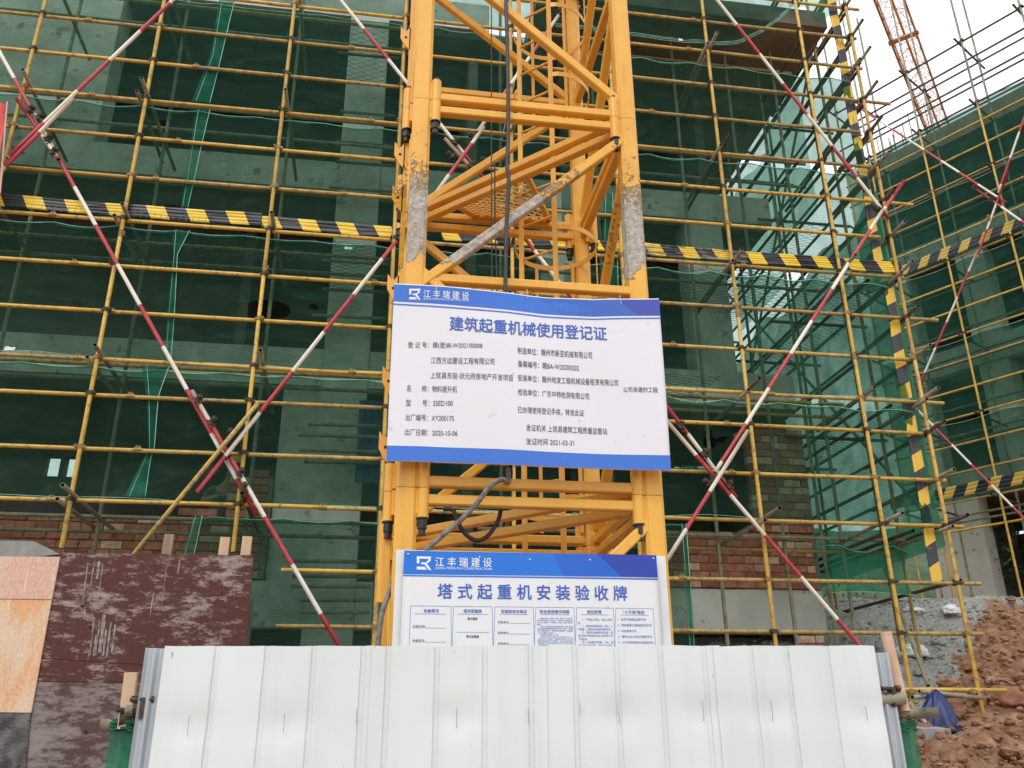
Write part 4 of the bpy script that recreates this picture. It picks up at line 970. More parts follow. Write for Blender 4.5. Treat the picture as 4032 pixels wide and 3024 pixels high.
# ================================================================ MAST IN FRONT
MX, MY, MW = .135, 4.48, 1.324
mast = thing('tower_mast', 'orange yellow square lattice hoist mast in the middle, mortar spattered above the upper sign', 'hoist mast', (MX + MW / 2, MY + MW / 2, .3))
JZ = [.31, 2.81, 5.31, 7.81, 10.31]
cor = [(MX, MY), (MX + MW, MY), (MX + MW, MY + MW), (MX, MY + MW)]
CH = .112
for k in range(4):
    z0, z1 = JZ[k] + .0015, JZ[k + 1] - .0015
    for i, (x, y) in enumerate(cor):
        mb = MB(); mb.bar((x, y, z0), (x, y, z1), CH, CH, bev=.018, up=(0, 1, 0)); mb.build('chord', mast_m, mast)
    zb, zt, zm = z0 + .04, z1 - .055, (z0 + z1) / 2
    h = .056; off = CH / 2
    def hb(a, b_, z, in_=0): 
        ax, ay = cor[a]; bx, by = cor[b_]; d = Vector((bx - ax, by - ay, 0)).normalized()
        n_ = Vector((d.y, -d.x, 0)) * .012
        mb = MB(); mb.bar(Vector((ax, ay, z)) + d * off * .6 + n_, Vector((bx, by, z)) - d * off * .6 + n_, h, h, bev=.007); mb.build('cross_bar', mast_m, mast)
    for a, b_ in ((0, 1), (1, 2), (2, 3), (3, 0)):
        for z in (zb, zt, zm): hb(a, b_, z)
    def dg(a, b_, za, zb_, n=.02):
        ax, ay = cor[a]; bx, by = cor[b_]; d = Vector((bx - ax, by - ay, 0)).normalized(); n_ = Vector((d.y, -d.x, 0)) * n
        mb = MB(); mb.bar(Vector((ax, ay, za)) + d * off * .5 + n_, Vector((bx, by, zb_)) - d * off * .5 + n_, .058, .058, bev=.007, up=(d.y, -d.x, 0)); mb.build('diagonal', mast_m, mast)
    # front: right top - left middle - right bottom
    dg(0, 1, zm - .05, zt - .09, .021); dg(0, 1, zm + .04, zb + .09, .017)
    dg(3, 2, zt - .08, zm + .03, -.021); dg(3, 2, zb + .06, zm - .05, -.017)
    dg(1, 2, zt - .08, zm + .04, .021); dg(1, 2, zm - .04, zb + .06, .017)
    if True: dg(0, 3, zt - .08, zm + .04, .021); dg(0, 3, zm - .04, zb + .06, .017)
    # plan diagonals at each joint
    for z in (zb, zt):
        mb = MB(); mb.bar((MX + .04, MY + MW - .04, z), (MX + MW - .04, MY + .04, z), .056, .056, bev=.007); mb.build('plan_diagonal', mast_m, mast)
# joint sleeves with bolts
for z in JZ[1:4]:
    for i, (x, y) in enumerate(cor):
        sx = 1 if i in (0, 3) else -1; sy = 1 if i in (0, 1) else -1
        for q, (lx, ly) in enumerate(((x + sx * .086, y - sy * .030), (x - sx * (.085 if i != 1 else .045), y + sy * (.075 if i != 1 else .09)))):
            mb = MB(); mb.cyl((lx, ly, z + .0015), (lx, ly, z + .155), .032, 16); mb.cyl((lx, ly, z - .155), (lx, ly, z - .0015), .032, 16)
            mb.box((x * .45 + lx * .55, y * .45 + ly * .55, z + .07), (abs(x - lx) * .5 + .01, abs(y - ly) * .5 + .04, .13)); mb.box((x * .45 + lx * .55, y * .45 + ly * .55, z - .07), (abs(x - lx) * .5 + .01, abs(y - ly) * .5 + .04, .13))
            o = mb.build('bolt_sleeve', mast_m, mast); auto_smooth(o)
            mb = MB(); mb.cyl((lx, ly, z - .163), (lx, ly, z - .156), .034, 12); mb.cyl((lx, ly, z - .212), (lx, ly, z - .163), .028, 6); mb.cyl((lx, ly, z - .245), (lx, ly, z - .212), .021, 6); 
            mb.build('bolt', bolt_m, o); mb = MB(); mb.cyl((lx, ly, z + .156), (lx, ly, z + .178), .023, 6); mb.build('bolt_head', bolt_m, o)
# paint scuffs: weld seam ring under the sign omitted; guide rail with hook plates on the left
mb = MB(); mb.bar((MX - .082, MY + .11, 2.0), (MX - .082, MY + .11, 10.3), .03, .05); mb.build('guide_rail', mast_plain, mast)
def hook_plate(z):
    pr = [(-.0, -.12), (-.035, -.08), (-.066, -.02), (-.066, .075), (-.055, .062), (-.046, .042), (-.024, .042), (-.014, .062), (0, .07)]
    mb = MB(); n = len(pr); x0 = MX - .09; y0 = MY + .085
    mb.v = [(x0 + a, y0, z + b_) for a, b_ in pr] + [(x0 + a, y0 + .012, z + b_) for a, b_ in pr]
    mb.f = [tuple(range(n))[::-1], tuple(range(n, 2 * n))] + [(i, (i + 1) % n, n + (i + 1) % n, n + i) for i in range(n)]; mb.mi = [0] * len(mb.f)
    o = mb.build('hook_plate', mast_plain, mast); h_ = MB(); h_.cyl((x0 - .030, y0 - .002, z - .015), (x0 - .030, y0 + .0, z - .015), .009, 10); h_.build('bolt_hole', hollow, o)
for py, px in ((140, 1600), (600, 1580), (770, 1575), (1125, 1545), (1490, 1520), (1750, 1508)): hook_plate(PY(px, py, MY + .085).z)
for za_, zb_ in ((4.62, 4.86), (2.25, 2.68)): mb = MB(); mb.cyl((MX - .10, MY + .16, za_), (MX - .10, MY + .16, zb_), .03, 14); auto_smooth(mb.build('bolt_sleeve', mast_m, mast))
mb = MB(); mb.cyl((MX - .10, MY + .16, 4.54), (MX - .10, MY + .16, 4.615), .024, 6); mb.build('bolt', bolt_m, mast)
# ladder with hoops
lad = thing('caged_ladder', 'orange caged ladder climbing inside the mast', 'ladder', (1.02, 5.36, .3)) if False else None
LL, LR = Vector((.925, 5.45, 0)), Vector((1.135, 5.26, 0)); ld = (LR - LL).normalized(); ln = Vector((-ld.y, ld.x, 0))
if ln.x < 0: ln = -ln
for q in (LL, LR):
    for z0, z1 in ((.4, 2.95), (2.97, 5.25), (5.27, 7.9), (7.92, 10.2)):
        mb = MB(); mb.bar(q + Vector((0, 0, z0)), q + Vector((0, 0, z1)), .032, .018, up=tuple(ln)); mb.build('ladder_stile', mast_plain, mast)
z = .6
while z < 10:
    mb = MB(); mb.cyl(LL + Vector((0, 0, z)), LR + Vector((0, 0, z)), .0095, 8); mb.build('rung', mast_plain, mast, True); z += .28
HC = (LL + LR) / 2 + ln * .25; hr = .30
import itertools
def hoop(z):
    a0 = math.atan2((LR - HC).y, (LR - HC).x); a1 = math.atan2((LL - HC).y, (LL - HC).x)
    am = math.atan2(ln.y, ln.x)
    # arc going the long way through +ln
    def unwrap(a, ref):
        while a < ref - math.pi: a += 2 * math.pi
        while a > ref + math.pi: a -= 2 * math.pi
        return a
    a0, a1 = unwrap(a0, am), unwrap(a1, am); n = 28; mb = MB()
    for i in range(n + 1):
        a = a0 + (a1 - a0) * i / n; c = HC + Vector((math.cos(a), math.sin(a), 0)) * hr
        if i == 0: c = LR.copy()
        if i == n: c = LL.copy()
        for (dr, dz_) in ((0, -.02), (0, .02), (.005, .02), (.005, -.02)):
            e_ = Vector((math.cos(a), math.sin(a), 0)) * dr; mb.v.append(tuple(c + e_ + Vector((0, 0, z + dz_))))
    for i in range(n):
        for j in range(4): mb.f.append((i * 4 + j, (i + 1) * 4 + j, (i + 1) * 4 + (j + 1) % 4, i * 4 + (j + 1) % 4)); mb.mi.append(0)
    mb.build('ladder_hoop', mast_plain, mast)
for z in (3.0, 3.75, 4.35, 4.98, 6.35, 7.05, 7.75, 8.5, 9.2): hoop(z)
for a in (-55, 5, 60):
    aa = math.atan2(ln.y, ln.x) + R(a); c = HC + Vector((math.cos(aa), math.sin(aa), 0)) * hr
    for z0, z1 in ((2.9, 5.0), (6.33, 9.3)):
        mb = MB(); mb.bar(c + Vector((0, 0, z0)), c + Vector((0, 0, z1)), .026, .006, up=(math.cos(aa), math.sin(aa), 0)); mb.build('hoop_strap', mast_plain, mast)
# expanded metal landing
def landing(pts, z):
    a, b_, c, d = [Vector(q) for q in pts]; mb = MB(); n1, n2 = 20, 16
    def B(u, v): return (a * (1 - u) + b_ * u) * (1 - v) + (d * (1 - u) + c * u) * v
    for i in range(n1):
        for j in range(n2):
            p0, p1 = (B(i / n1, j / n2), B((i + 1) / n1, (j + 1) / n2)) if (i + j) % 2 else (B(i / n1, (j + 1) / n2), B((i + 1) / n1, j / n2))
            mb.bar(p0, p1, .004, .012)
    mb.build('landing_mesh', mast_plain, mast)['kind'] = 'stuff'
    fr = MB()
    for p0, p1 in ((a, b_), (b_, c), (c, d), (d, a)): fr.bar(p0, p1, .035, .035)
    fr.build('landing_frame', mast_plain, mast)
landing([(.40, 5.60, 5.36), (.62, 5.78, 5.36), (1.20, 5.76, 5.36), (.88, 5.10, 5.36)], 5.36)

# ================================================================ SIGNS
_fontc = {}
def text_verts(body, bold=0.0):
    cu = bpy.data.curves.new('t', 'FONT'); cu.body = body; cu.size = 1.0; cu.offset = bold; cu.resolution_u = 3; cu.fill_mode = 'FRONT'
    ob = bpy.data.objects.new('t', cu); col.objects.link(ob)
    me = bpy.data.meshes.new_from_object(ob); vs = [v.co.copy() for v in me.vertices]; fs = [tuple(p.vertices) for p in me.polygons]
    bpy.data.objects.remove(ob); bpy.data.curves.remove(cu); bpy.data.meshes.remove(me)
    return vs, fs
class Print:
    """flat print on a board whose surface is surf(x,z) -> y"""
    def __init__(s, Y, surf): s.Y = Y; s.surf = surf; s.mb = {}
    def B(s, mat): return s.mb.setdefault(mat.name, (MB(), mat))[0]
    def poly(s, pts, mat, lift=.0012):
        n = len(pts); q = [PY(a, b_, s.Y) for a, b_ in pts]; s.B(mat).add([(v.x, s.surf(v.x, v.z) - lift, v.z) for v in q], [tuple(range(n))])
    def strip(s, top, bot, mat, lift=.0012, n=24):
        """band between two px polylines sampled along the board so it follows its bend"""
        def samp(pl, t):
            k = t * (len(pl) - 1); i = min(int(k), len(pl) - 2); f = k - i; return (pl[i][0] + (pl[i + 1][0] - pl[i][0]) * f, pl[i][1] + (pl[i + 1][1] - pl[i][1]) * f)
        vs = []
        for i in range(n + 1):
            for pl in (top, bot):
                v = PY(*samp(pl, i / n), s.Y); vs.append((v.x, s.surf(v.x, v.z) - lift, v.z))
        s.B(mat).add(vs, [(2 * i, 2 * i + 1, 2 * i + 3, 2 * i + 2) for i in range(n)])
    def line(s, a, b_, w, mat, lift=.0018):
        A, B_ = PY(*a, s.Y), PY(*b_, s.Y); d = (B_ - A).normalized(); nn = Vector((-d.z, 0, d.x)) * w / 2
        s.B(mat).add([(v.x, s.surf(v.x, v.z) - lift, v.z) for v in (A - nn, B_ - nn, B_ + nn, A + nn)], [(0, 1, 2, 3)])
    def text(s, body, a, b_, h_px, mat, bold=0.0, lift=.002):
        """a, b_: left and right ends of the baseline; h_px: height of a character"""
        vs, fs = text_verts(body, 0.0)
        if not vs: return
        x0 = min(v.x for v in vs); x1 = max(v.x for v in vs); yb = min(v.y for v in vs); yt = max(v.y for v in vs)
        A, B_ = PY(*a, s.Y), PY(*b_, s.Y); U = B_ - A; T = PY(a[0], a[1] - h_px, s.Y); H = (T - A).length; V = Vector((0, 0, 1))
        offs = [(-.003 / max(bold, .001), 0), (.003 / max(bold, .001), 0)] if bold < .008 else [(-1, 0), (1, 0), (0, -1), (0, 1), (.7, .7), (-.7, -.7), (0, 0)]
        for k_, (ox, oy) in enumerate(offs):
            out = []
            for v in vs:
                u = (v.x - x0) / (x1 - x0); w = (v.y - yb) / (yt - yb); q = A + U * u + V * (w * H) + Vector((ox, 0, oy)) * bold * H * .75; out.append((q.x, s.surf(q.x, q.z) - lift - k_ * .0001, q.z))
            s.B(mat).add(out, fs)
    def build(s, parent, names):
        for k, (mb, mat) in s.mb.items():
            o_ = mb.build(names.get(k, 'lettering'), mat, parent); o_['kind'] = 'stuff'
# ---- upper sign
SY = 4.33
def surf1(x, z): return SY - .010 * math.sin((x - .1) * 2.1) * math.sin((z - 2.9) * 2.4 + .4) - .006 * math.sin(x * 7 + z * 3) - (.012 * max(0, (z - 3.84) / .12) * math.sin(x * 4.2) ** 2 if z > 3.84 else 0)
s1 = thing('sign_board', 'upper white registration sign with a blue header and footer wired to the mast', 'sign', (.78, SY, 2.9))
tl = [(1552, 1114), (1700, 1127), (1850, 1141), (2010, 1153), (2150, 1171), (2330, 1183), (2500, 1178), (2595, 1174)]
bl = [(1521, 1816), (1650, 1817), (1800, 1823), (1950, 1829), (2150, 1840), (2350, 1846), (2500, 1850), (2641, 1854)]
def lerp_pl(pl, t):
    k = t * (len(pl) - 1); i = min(int(k), len(pl) - 2); f = k - i; return (pl[i][0] + (pl[i + 1][0] - pl[i][0]) * f, pl[i][1] + (pl[i + 1][1] - pl[i][1]) * f)
mb = MB(); n1, n2 = 64, 36
for j in range(n2 + 1):
    for i in range(n1 + 1):
        a, b_ = lerp_pl(tl, i / n1), lerp_pl(bl, i / n1); v = PY(a[0] + (b_[0] - a[0]) * j / n2, a[1] + (b_[1] - a[1]) * j / n2, SY)
        mb.v.append((v.x, surf1(v.x, v.z), v.z))
nf0 = len(mb.v)
for j in range(n2):
    for i in range(n1): k = j * (n1 + 1) + i; mb.f.append((k, k + n1 + 1, k + n1 + 2, k + 1)); mb.mi.append(0)
mb.v += [(x, y + .003, z) for x, y, z in mb.v[:nf0]]
for f in list(mb.f): mb.f.append(tuple(q + nf0 for q in f[::-1])); mb.mi.append(0)
edge = [i for i in range(n1 + 1)] + [j * (n1 + 1) + n1 for j in range(1, n2 + 1)] + [n2 * (n1 + 1) + i for i in range(n1 - 1, -1, -1)] + [j * (n1 + 1) for j in range(n2 - 1, 0, -1)]
for a, b_ in zip(edge, edge[1:] + edge[:1]): mb.f.append((a, b_, b_ + nf0, a + nf0)); mb.mi.append(0)
o = mb.build('panel', v_white, s1, True)
P1 = Print(SY, surf1)
def mix_pl(t): return [(lerp_pl(tl, i / 14)[0] + (lerp_pl(bl, i / 14)[0] - lerp_pl(tl, i / 14)[0]) * t(i / 14), lerp_pl(tl, i / 14)[1] + (lerp_pl(bl, i / 14)[1] - lerp_pl(tl, i / 14)[1]) * t(i / 14)) for i in range(15)]
P1.strip(mix_pl(lambda u: .005), mix_pl(lambda u: .100), v_blue, n=60)
P1.strip(mix_pl(lambda u: .112), mix_pl(lambda u: .120), v_blue, n=60)
P1.strip(mix_pl(lambda u: .912), mix_pl(lambda u: .997), v_blue, n=60)
# darker facets of the header
def hdr(u0, u1, mat, lift, n=16):
    vs = []
    for i in range(n + 1):
        ua = u0[0] + (u1[0] - u0[0]) * i / n; ub = u0[1] + (u1[1] - u0[1]) * i / n
        for u, t in ((ua, .006), (ub, .0995)):
            a, b_ = lerp_pl(tl, u), lerp_pl(bl, u); v = PY(a[0] + (b_[0] - a[0]) * t, a[1] + (b_[1] - a[1]) * t, SY); vs.append((v.x, surf1(v.x, v.z) - lift, v.z))
    P1.B(mat).add(vs, [(2 * i, 2 * i + 1, 2 * i + 3, 2 * i + 2) for i in range(n)])
hdr((.54, .62), (.998, .998), v_blue_m, .0018, 30); hdr((.80, .875), (.998, .998), v_blue_d, .0024, 16)
def logo(P, x, y, w, h, mat):
    """the maker's mark: an angular R in a box, x,y top left px"""
    q = lambda a, b_: (x + a * w, y + b_ * h)
    for pts in ([(0, 0), (1, 0), (.93, .17), (.18, .17), (.18, .52), (.0, .52)], [(.79, .17), (.95, .17), (.95, .30), (.75, .49), (.56, .49), (.79, .27)], [(.30, .44), (.30, .58), (.52, .58), (.82, 1.0), (1.0, 1.0), (.70, .52), (.56, .44)], [(0, .76), (.0, .98), (.70, .98), (.55, .77)]):
        P.poly([q(a, b_ + .03 * a) for a, b_ in pts], mat, .0022)
logo(P1, 1611, 1138, 45, 42, ink_white)
P1.text('江 丰 瑞 建 设', (1667, 1173), (1845, 1184), 29, ink_white, .016)
P1.text('JIANG FENG RUI CONSTRUCTION', (1667, 1183), (1844, 1193), 9, ink_white, .012)
P1.text('建筑起重机械使用登记证', (1770, 1304), (2388, 1345), 56, ink_blue, .022)
def row(t, a, b_, h): P1.text(t, a, b_, h, ink_grey, .004)
row('登 记 号：赣(登)BI-W202100008', (1606, 1372), (1898, 1380), 27)
row('江西方远建设工程有限公司', (1696, 1432), (1945, 1441), 26)
row('上犹县东投·状元府房地产开发项目', (1695, 1490), (2017, 1505), 26)
row('名　　称：物料提升机', (1601, 1540), (1799, 1548), 26)
row('型　　号：SSED100', (1598, 1598), (1782, 1601), 26)
row('出厂编号：XY200175', (1597, 1655), (1787, 1660), 26)
row('出厂日期：2020-10-06', (1594, 1713), (1801, 1719), 26)
row('制造单位：赣州市新亚机械有限公司', (2037, 1396), (2330, 1415), 27)
row('备案编号：赣BA-W20200202', (2038, 1448), (2279, 1463), 26)
row('安装单位：赣州地发工程机械设备租赁有限公司', (2038, 1504), (2433, 1523), 26)
row('检验单位：广东中特检测有限公司', (2038, 1560), (2319, 1575), 26)
row('已办理使用登记手续，特发此证', (2038, 1630), (2299, 1641), 26)
row('发证机关 上犹县建筑工程质量监督站', (2070, 1700), (2391, 1712), 26)
row('发证时间 2021-03-31', (2070, 1754), (2260, 1758), 26)
row('公司承建的工程', (2452, 1547), (2588, 1548), 21)
P1.build(s1, {'blue_vinyl': 'blue_print', 'dark_blue_vinyl': 'blue_print', 'mid_blue_vinyl': 'blue_print'})
mb = MB()
for px, py in ((1713, 1128), (2074, 1158), (2440, 1182)):
    q = PY(px, py, SY - .01); mb.path([(q.x, SY - .012, q.z + .03), (q.x + .004, SY - .018, q.z), (q.x + .006, SY - .014, q.z - .025)], .0015, 5)
mb.build('tie_wire', screw_m, s1)
# ---- lower sign
S2 = 4.345
surf2 = lambda x, z: S2 - .004 * math.sin(x * 3.3 + 1) * math.sin(z * 2)
bk = MB(); q0, q1 = PY(1560, 2166, 4.385), PY(2618, 2187, 4.385)
bk.bb(q0.x, q1.x - .003, 4.372, 4.386, 1.05, q0.z); o = bk.build('backing_board', white_sheet); tag(o, 'scuffed white board showing at both edges of the lower sign', 'board')
s2 = thing('sign_board', 'lower white inspection sign with a bright blue header, half hidden by the white fence', 'sign', (.78, S2, 1.3))
tl2, bl2 = [(1591, 2166), (2584, 2186)], [(1560, 2640), (2607, 2640)]
mb = MB(); n1, n2 = 40, 16
a0, a1 = PY(1591, 2166, S2), PY(2584, 2186, S2)
for j in range(n2 + 1):
    for i in range(n1 + 1):
        x = a0.x + (a1.x - a0.x) * i / n1; z = a0.z - (a0.z - 1.1) * j / n2; mb.v.append((x, surf2(x, z), z))
nf0 = len(mb.v)
for j in range(n2):
    for i in range(n1): k = j * (n1 + 1) + i; mb.f.append((k, k + n1 + 1, k + n1 + 2, k + 1)); mb.mi.append(0)
mb.v += [(x, y + .004, z) for x, y, z in mb.v[:nf0]]
edge = [i for i in range(n1 + 1)] + [j * (n1 + 1) + n1 for j in range(1, n2 + 1)] + [n2 * (n1 + 1) + i for i in range(n1 - 1, -1, -1)] + [j * (n1 + 1) for j in range(n2 - 1, 0, -1)]
for a, b_ in zip(edge, edge[1:] + edge[:1]): mb.f.append((a, b_, b_ + nf0, a + nf0)); mb.mi.append(0)
mb.build('panel', v_white2, s2, True)
P2 = Print(S2, surf2)
P2.strip([(1592, 2167), (2583, 2187)], [(1587, 2260), (2589, 2274)], v_azure)
P2.strip([(2180, 2179), (2583, 2187)], [(2218, 2269), (2589, 2274)], v_azure_m, .0018)
P2.strip([(2353, 2182), (2583, 2187)], [(2446, 2271), (2589, 2274)], v_azure_d, .0024)
P2.strip([(1587, 2264), (2590, 2279)], [(1587, 2270), (2590, 2284)], v_azure) if False else P2.strip([(1587, 2263), (2590, 2278)], [(1587, 2268), (2590, 2284)], v_azure)
logo(P2, 1641, 2190, 58, 53, ink_white)
P2.text('江 丰 瑞 建 设', (1714, 2230), (1936, 2233), 37, ink_white, .016)
P2.text('JIANG FENG RUI CONSTRUCTION', (1714, 2243), (1936, 2248), 12, ink_white, .012)
P2.text('塔 式 起 重 机 安 装 验 收 牌', (1723, 2357), (2469, 2366), 60, ink_blue, .022)
xs_ = [(1612, 1776), (1781, 1938), (1944, 2099), (2104, 2259), (2265, 2414), (2419, 2571)]
for i, (a, b_) in enumerate(xs_):
    yt_ = 2385 + i * 2; P2.line((a + 5, yt_), (b_, yt_ + 2), .0016, ink_blue); P2.line((a + 5, yt_), (a - 3, 2600), .0016, ink_blue); P2.line((b_, yt_ + 2), (b_ + 2 + i * 2, 2600), .0016, ink_blue)
tit = [('设备概况', 1668, 1728), ('塔吊限载牌', 1825, 1897), ('安装验收合格证', 1973, 2074), ('安全使用操作规程', 2125, 2241), ('岗位职责', 2312, 2368), ('"十不吊"规定', 2453, 2537)]
for i, (t, a, b_) in enumerate(tit):
    P2.text(t, (a, 2411 + i * 1.3), (b_, 2412 + i * 1.3), 14, ink_blue, .014); P2.line((xs_[i][0] + 22, 2416 + i), (xs_[i][1] - 18, 2418 + i), .0016, ink_blue)
gk = lambda t, a, b_, y, h, bo=.006, dy=1: P2.text(t, (a, y), (b_, y + dy), h, ink_grey, bo)
gk('设备名称:', 1625, 1676, 2472, 12); P2.line((1677, 2472), (1758, 2473), .0013, ink_grey); gk('设备型号:', 1623, 1674, 2528, 12); P2.line((1675, 2528), (1756, 2529), .0013, ink_grey)
gk('最大幅度', 1841, 1880, 2440, 10, .012); P2.line((1795, 2489), (1926, 2490), .0013, ink_grey); gk('最大起重量', 1836, 1886, 2510, 10, .012)
for t, y in (('安装单位:', 2454), ('验收单位:', 2496), ('验收结论:', 2538)): gk(t, 1960, 2005, y, 10); P2.line((2008, y), (2087, y + 1), .0013, ink_grey)
bt = lambda t, a, b_, y, h: P2.text(t, (a, y), (b_, y + 1), h, ink_blue, .004)
for i, (t, a, b_) in enumerate([('1.起重机的司机、指挥、司索、指挥人员、必须经过', 2124, 2254), ('建设行政主管部门专业培训、考核合格、取得操作证', 2114, 2254), ('后,方可上岗操作。严禁司机、司索、指挥人员无证', 2114, 2254), ('操作。', 2114, 2134), ('2.司机应掌握所操作的起重机的一般电气原理', 2126, 2256), ('的机械传动故障原因和排除与作业中司机、指挥及', 2116, 2256), ('要人员要密切配合、严格按信号指挥操作、司机和指', 2116, 2256), ('人员,不得擅离工作岗位。', 2116, 2180), ('3.起重中应遵守"十不吊"', 2126, 2200), ('4.在作业中每两个或两个以上指挥人员,只有一个', 2126, 2258), ('发出信号时,方可操作。当遇有两个或两个以上指挥', 2117, 2258), ('员同时发出信号时,不得操作。当作业后应注意,以', 2117, 2258), ('请按直接人员指挥才能操作,若平台上平台水平垂直', 2117, 2258), ('号,谨慎操作。', 2118, 2160), ('5.指挥人员', 2128, 2170)]):
    bt(t, a, b_, 2438 + i * 8.1, 6)
for i, (t, a, b_) in enumerate([('一、严格定人定机、持证上岗作', 2288, 2410), ('业。', 2274, 2287), ('二、熟悉本机械的构造、型号、工', 2290, 2412), ('作原理、主要技术性能及维修常识。', 2275, 2407), ('三、熟练灵活地操作各系统、照', 2291, 2412), ('章行事,不得违章作业,非专职人员', 2276, 2413), ('不准乱动。', 2277, 2314), ('四、必须做到"四懂、三会、两', 2293, 2414), ('精",班前"两件事"、班中"五注意"、', 2277, 2414)]):
    bt(t, a, b_, 2444 + i * 12.7, 9)
for i, t in enumerate(['1、信号不清或乱指挥不吊', '2、物体重量不清或超负荷不吊', '3、斜拉物体不吊', '4、重物上站人或有浮置物不吊', '5、工作场地昏暗无法看清场地']):
    bt(t, 2430 + i, 2430 + i + [112, 133, 73, 134, 137][i], 2444 + i * 22.5, 10)
bt('挂重、信号等不吊', 2446, 2520, 2557, 9)
P2.build(s2, {'azure_print': 'blue_print', 'mid_azure_print': 'blue_print', 'navy_print': 'blue_print'})
for px, py in ((1607, 2181), (1888, 2193), (2086, 2203), (2323, 2204), (2572, 2198)):
    q = PY(px, py, S2 - .004); mb = MB(); mb.cyl((q.x, S2 - .008, q.z), (q.x, S2, q.z), .004, 10); mb.build('screw', screw_m, s2)

# ================================================================ CABLES ON THE MAST
def cable(pts, r_, mat, name, label, cat='cable', group=None):
    P = [Vector(q) for q in pts]; out = []
    for i in range(len(P) - 1):
        p0, p1, p2, p3 = P[max(i - 1, 0)], P[i], P[i + 1], P[min(i + 2, len(P) - 1)]
        for k in range(8):
            t = k / 8; out.append(.5 * ((2 * p1) + (p2 - p0) * t + (2 * p0 - 5 * p1 + 4 * p2 - p3) * t * t + (3 * p1 - p0 - 3 * p2 + p3) * t ** 3))
    out.append(P[-1]); mb = MB(); mb.path([tuple(q) for q in out], r_, 10); o = mb.build(name, mat, None, True); tag(o, label, cat, group); return o
cable([PY(1985, -200, 4.42), PY(1992, 0, 4.41), PY(2000, 300, 4.40), PY(2001, 520, 4.39), PY(1997, 650, 4.38), PY(2003, 720, 4.38), PY(1994, 900, 4.38), PY(1990, 1125, 4.38), PY(1988, 1500, 4.42), PY(2010, 1835, 4.6), PY(2005, 1900, 4.6)], .0125, black_rub, 'power_cable', 'thick black cable hanging down the mast front to the upper sign')
cable([PY(1935, -100, 4.9), PY(1935, 600, 4.9), PY(1937, 1100, 4.9), PY(1940, 1850, 4.9)], .0045, black_rub, 'thin_cable', 'thin black cable inside the mast, left one of the pair above the sign', group='thin cables inside the mast')
cable([PY(1948, 640, 4.95), PY(1950, 900, 4.95), PY(1956, 1100, 4.95), PY(1965, 1850, 4.95)], .005, black_rub, 'thin_cable', 'thin black cable inside the mast, right one of the pair above the sign', group='thin cables inside the mast')
cable([PY(2002, 1850, 4.55), PY(2000, 1898, 4.42), PY(1975, 1888, 4.36), PY(1930, 1915, 4.35), PY(1870, 1990, 4.35), PY(1800, 2060, 4.36), PY(1740, 2110, 4.37), PY(1680, 2165, 4.38), PY(1600, 2260, 4.45)], .0135, hose_m, 'dusty_cable', 'dusty grey cable looped over the cross bars between the two signs')
cable([PY(1975, 1960, 4.6), PY(1965, 2040, 4.6), PY(1925, 2105, 4.6), PY(1880, 2128, 4.6), PY(1835, 2105, 4.6), PY(1800, 2050, 4.6), PY(1785, 2010, 4.7), PY(1750, 2005, 4.8)], .012, black_rub, 'power_cable', 'black cable loop sagging behind the lower mast bars')
cable([PY(1545, 2290, 4.5), PY(1530, 2340, 4.46), PY(1508, 2400, 4.44), PY(1495, 2470, 4.43), PY(1488, 2560, 4.43), PY(1485, 2700, 4.45)], .0135, hose_m, 'dusty_cable', 'dusty grey cable curving down beside the lower sign left edge')
cable([PY(1540, 2080, 4.62), PY(1537, 2130, 4.62), PY(1528, 2250, 4.6), PY(1520, 2450, 4.58), PY(1515, 2620, 4.58)], .006, black_rub, 'thin_cable', 'thin black cable dropping along the left leg beside the lower sign')

# ================================================================ SITE FENCE
fl = PY(650, 2543, 3.9); frr = PZ(3440, 2543, fl.z); FT = fl.z; fd = Vector((frr.x - fl.x, frr.y - fl.y, 0)); FLn = fd.length; fd.normalize(); fn = Vector((fd.y, -fd.x, 0))
fence = thing('site_fence', 'white ribbed sheet metal fence across the bottom, dented around its tie wires', 'fence', (fl.x, fl.y, 0))
def ftop(px):
    d = ray(px, 2548); t = ((fl.x) * fn.x + (fl.y) * fn.y) / (d.x * fn.x + d.y * fn.y); q = CAM + d * t; return (q - Vector((fl.x, fl.y, q.z))).dot(fd)
ribs = [ftop(x) for x in (857, 1054, 1239, 1433, 1531, 1722, 1910, 2089, 2262, 2426, 2599, 2770, 2952, 3094, 3252)]
joins = [0] + [ftop(x) for x in (1466, 2122, 2806)] + [FLn]
wires_px = [(745, 2855), (1120, 2845), (1405, 2822), (1798, 2825), (2080, 2820), (2282, 2790), (2435, 2825), (2766, 2800), (3035, 2800), (3406, 2808)]
def onf(px, py, dep=0):
    d = ray(px, py); t = ((fl.x) * fn.x + (fl.y) * fn.y + dep) / (d.x * fn.x + d.y * fn.y); q = CAM + d * t; return (q - Vector((fl.x, fl.y, q.z))).dot(fd), q.z
dents = [onf(*q) for q in wires_px if q[0] not in (1405, 2080, 2282)]
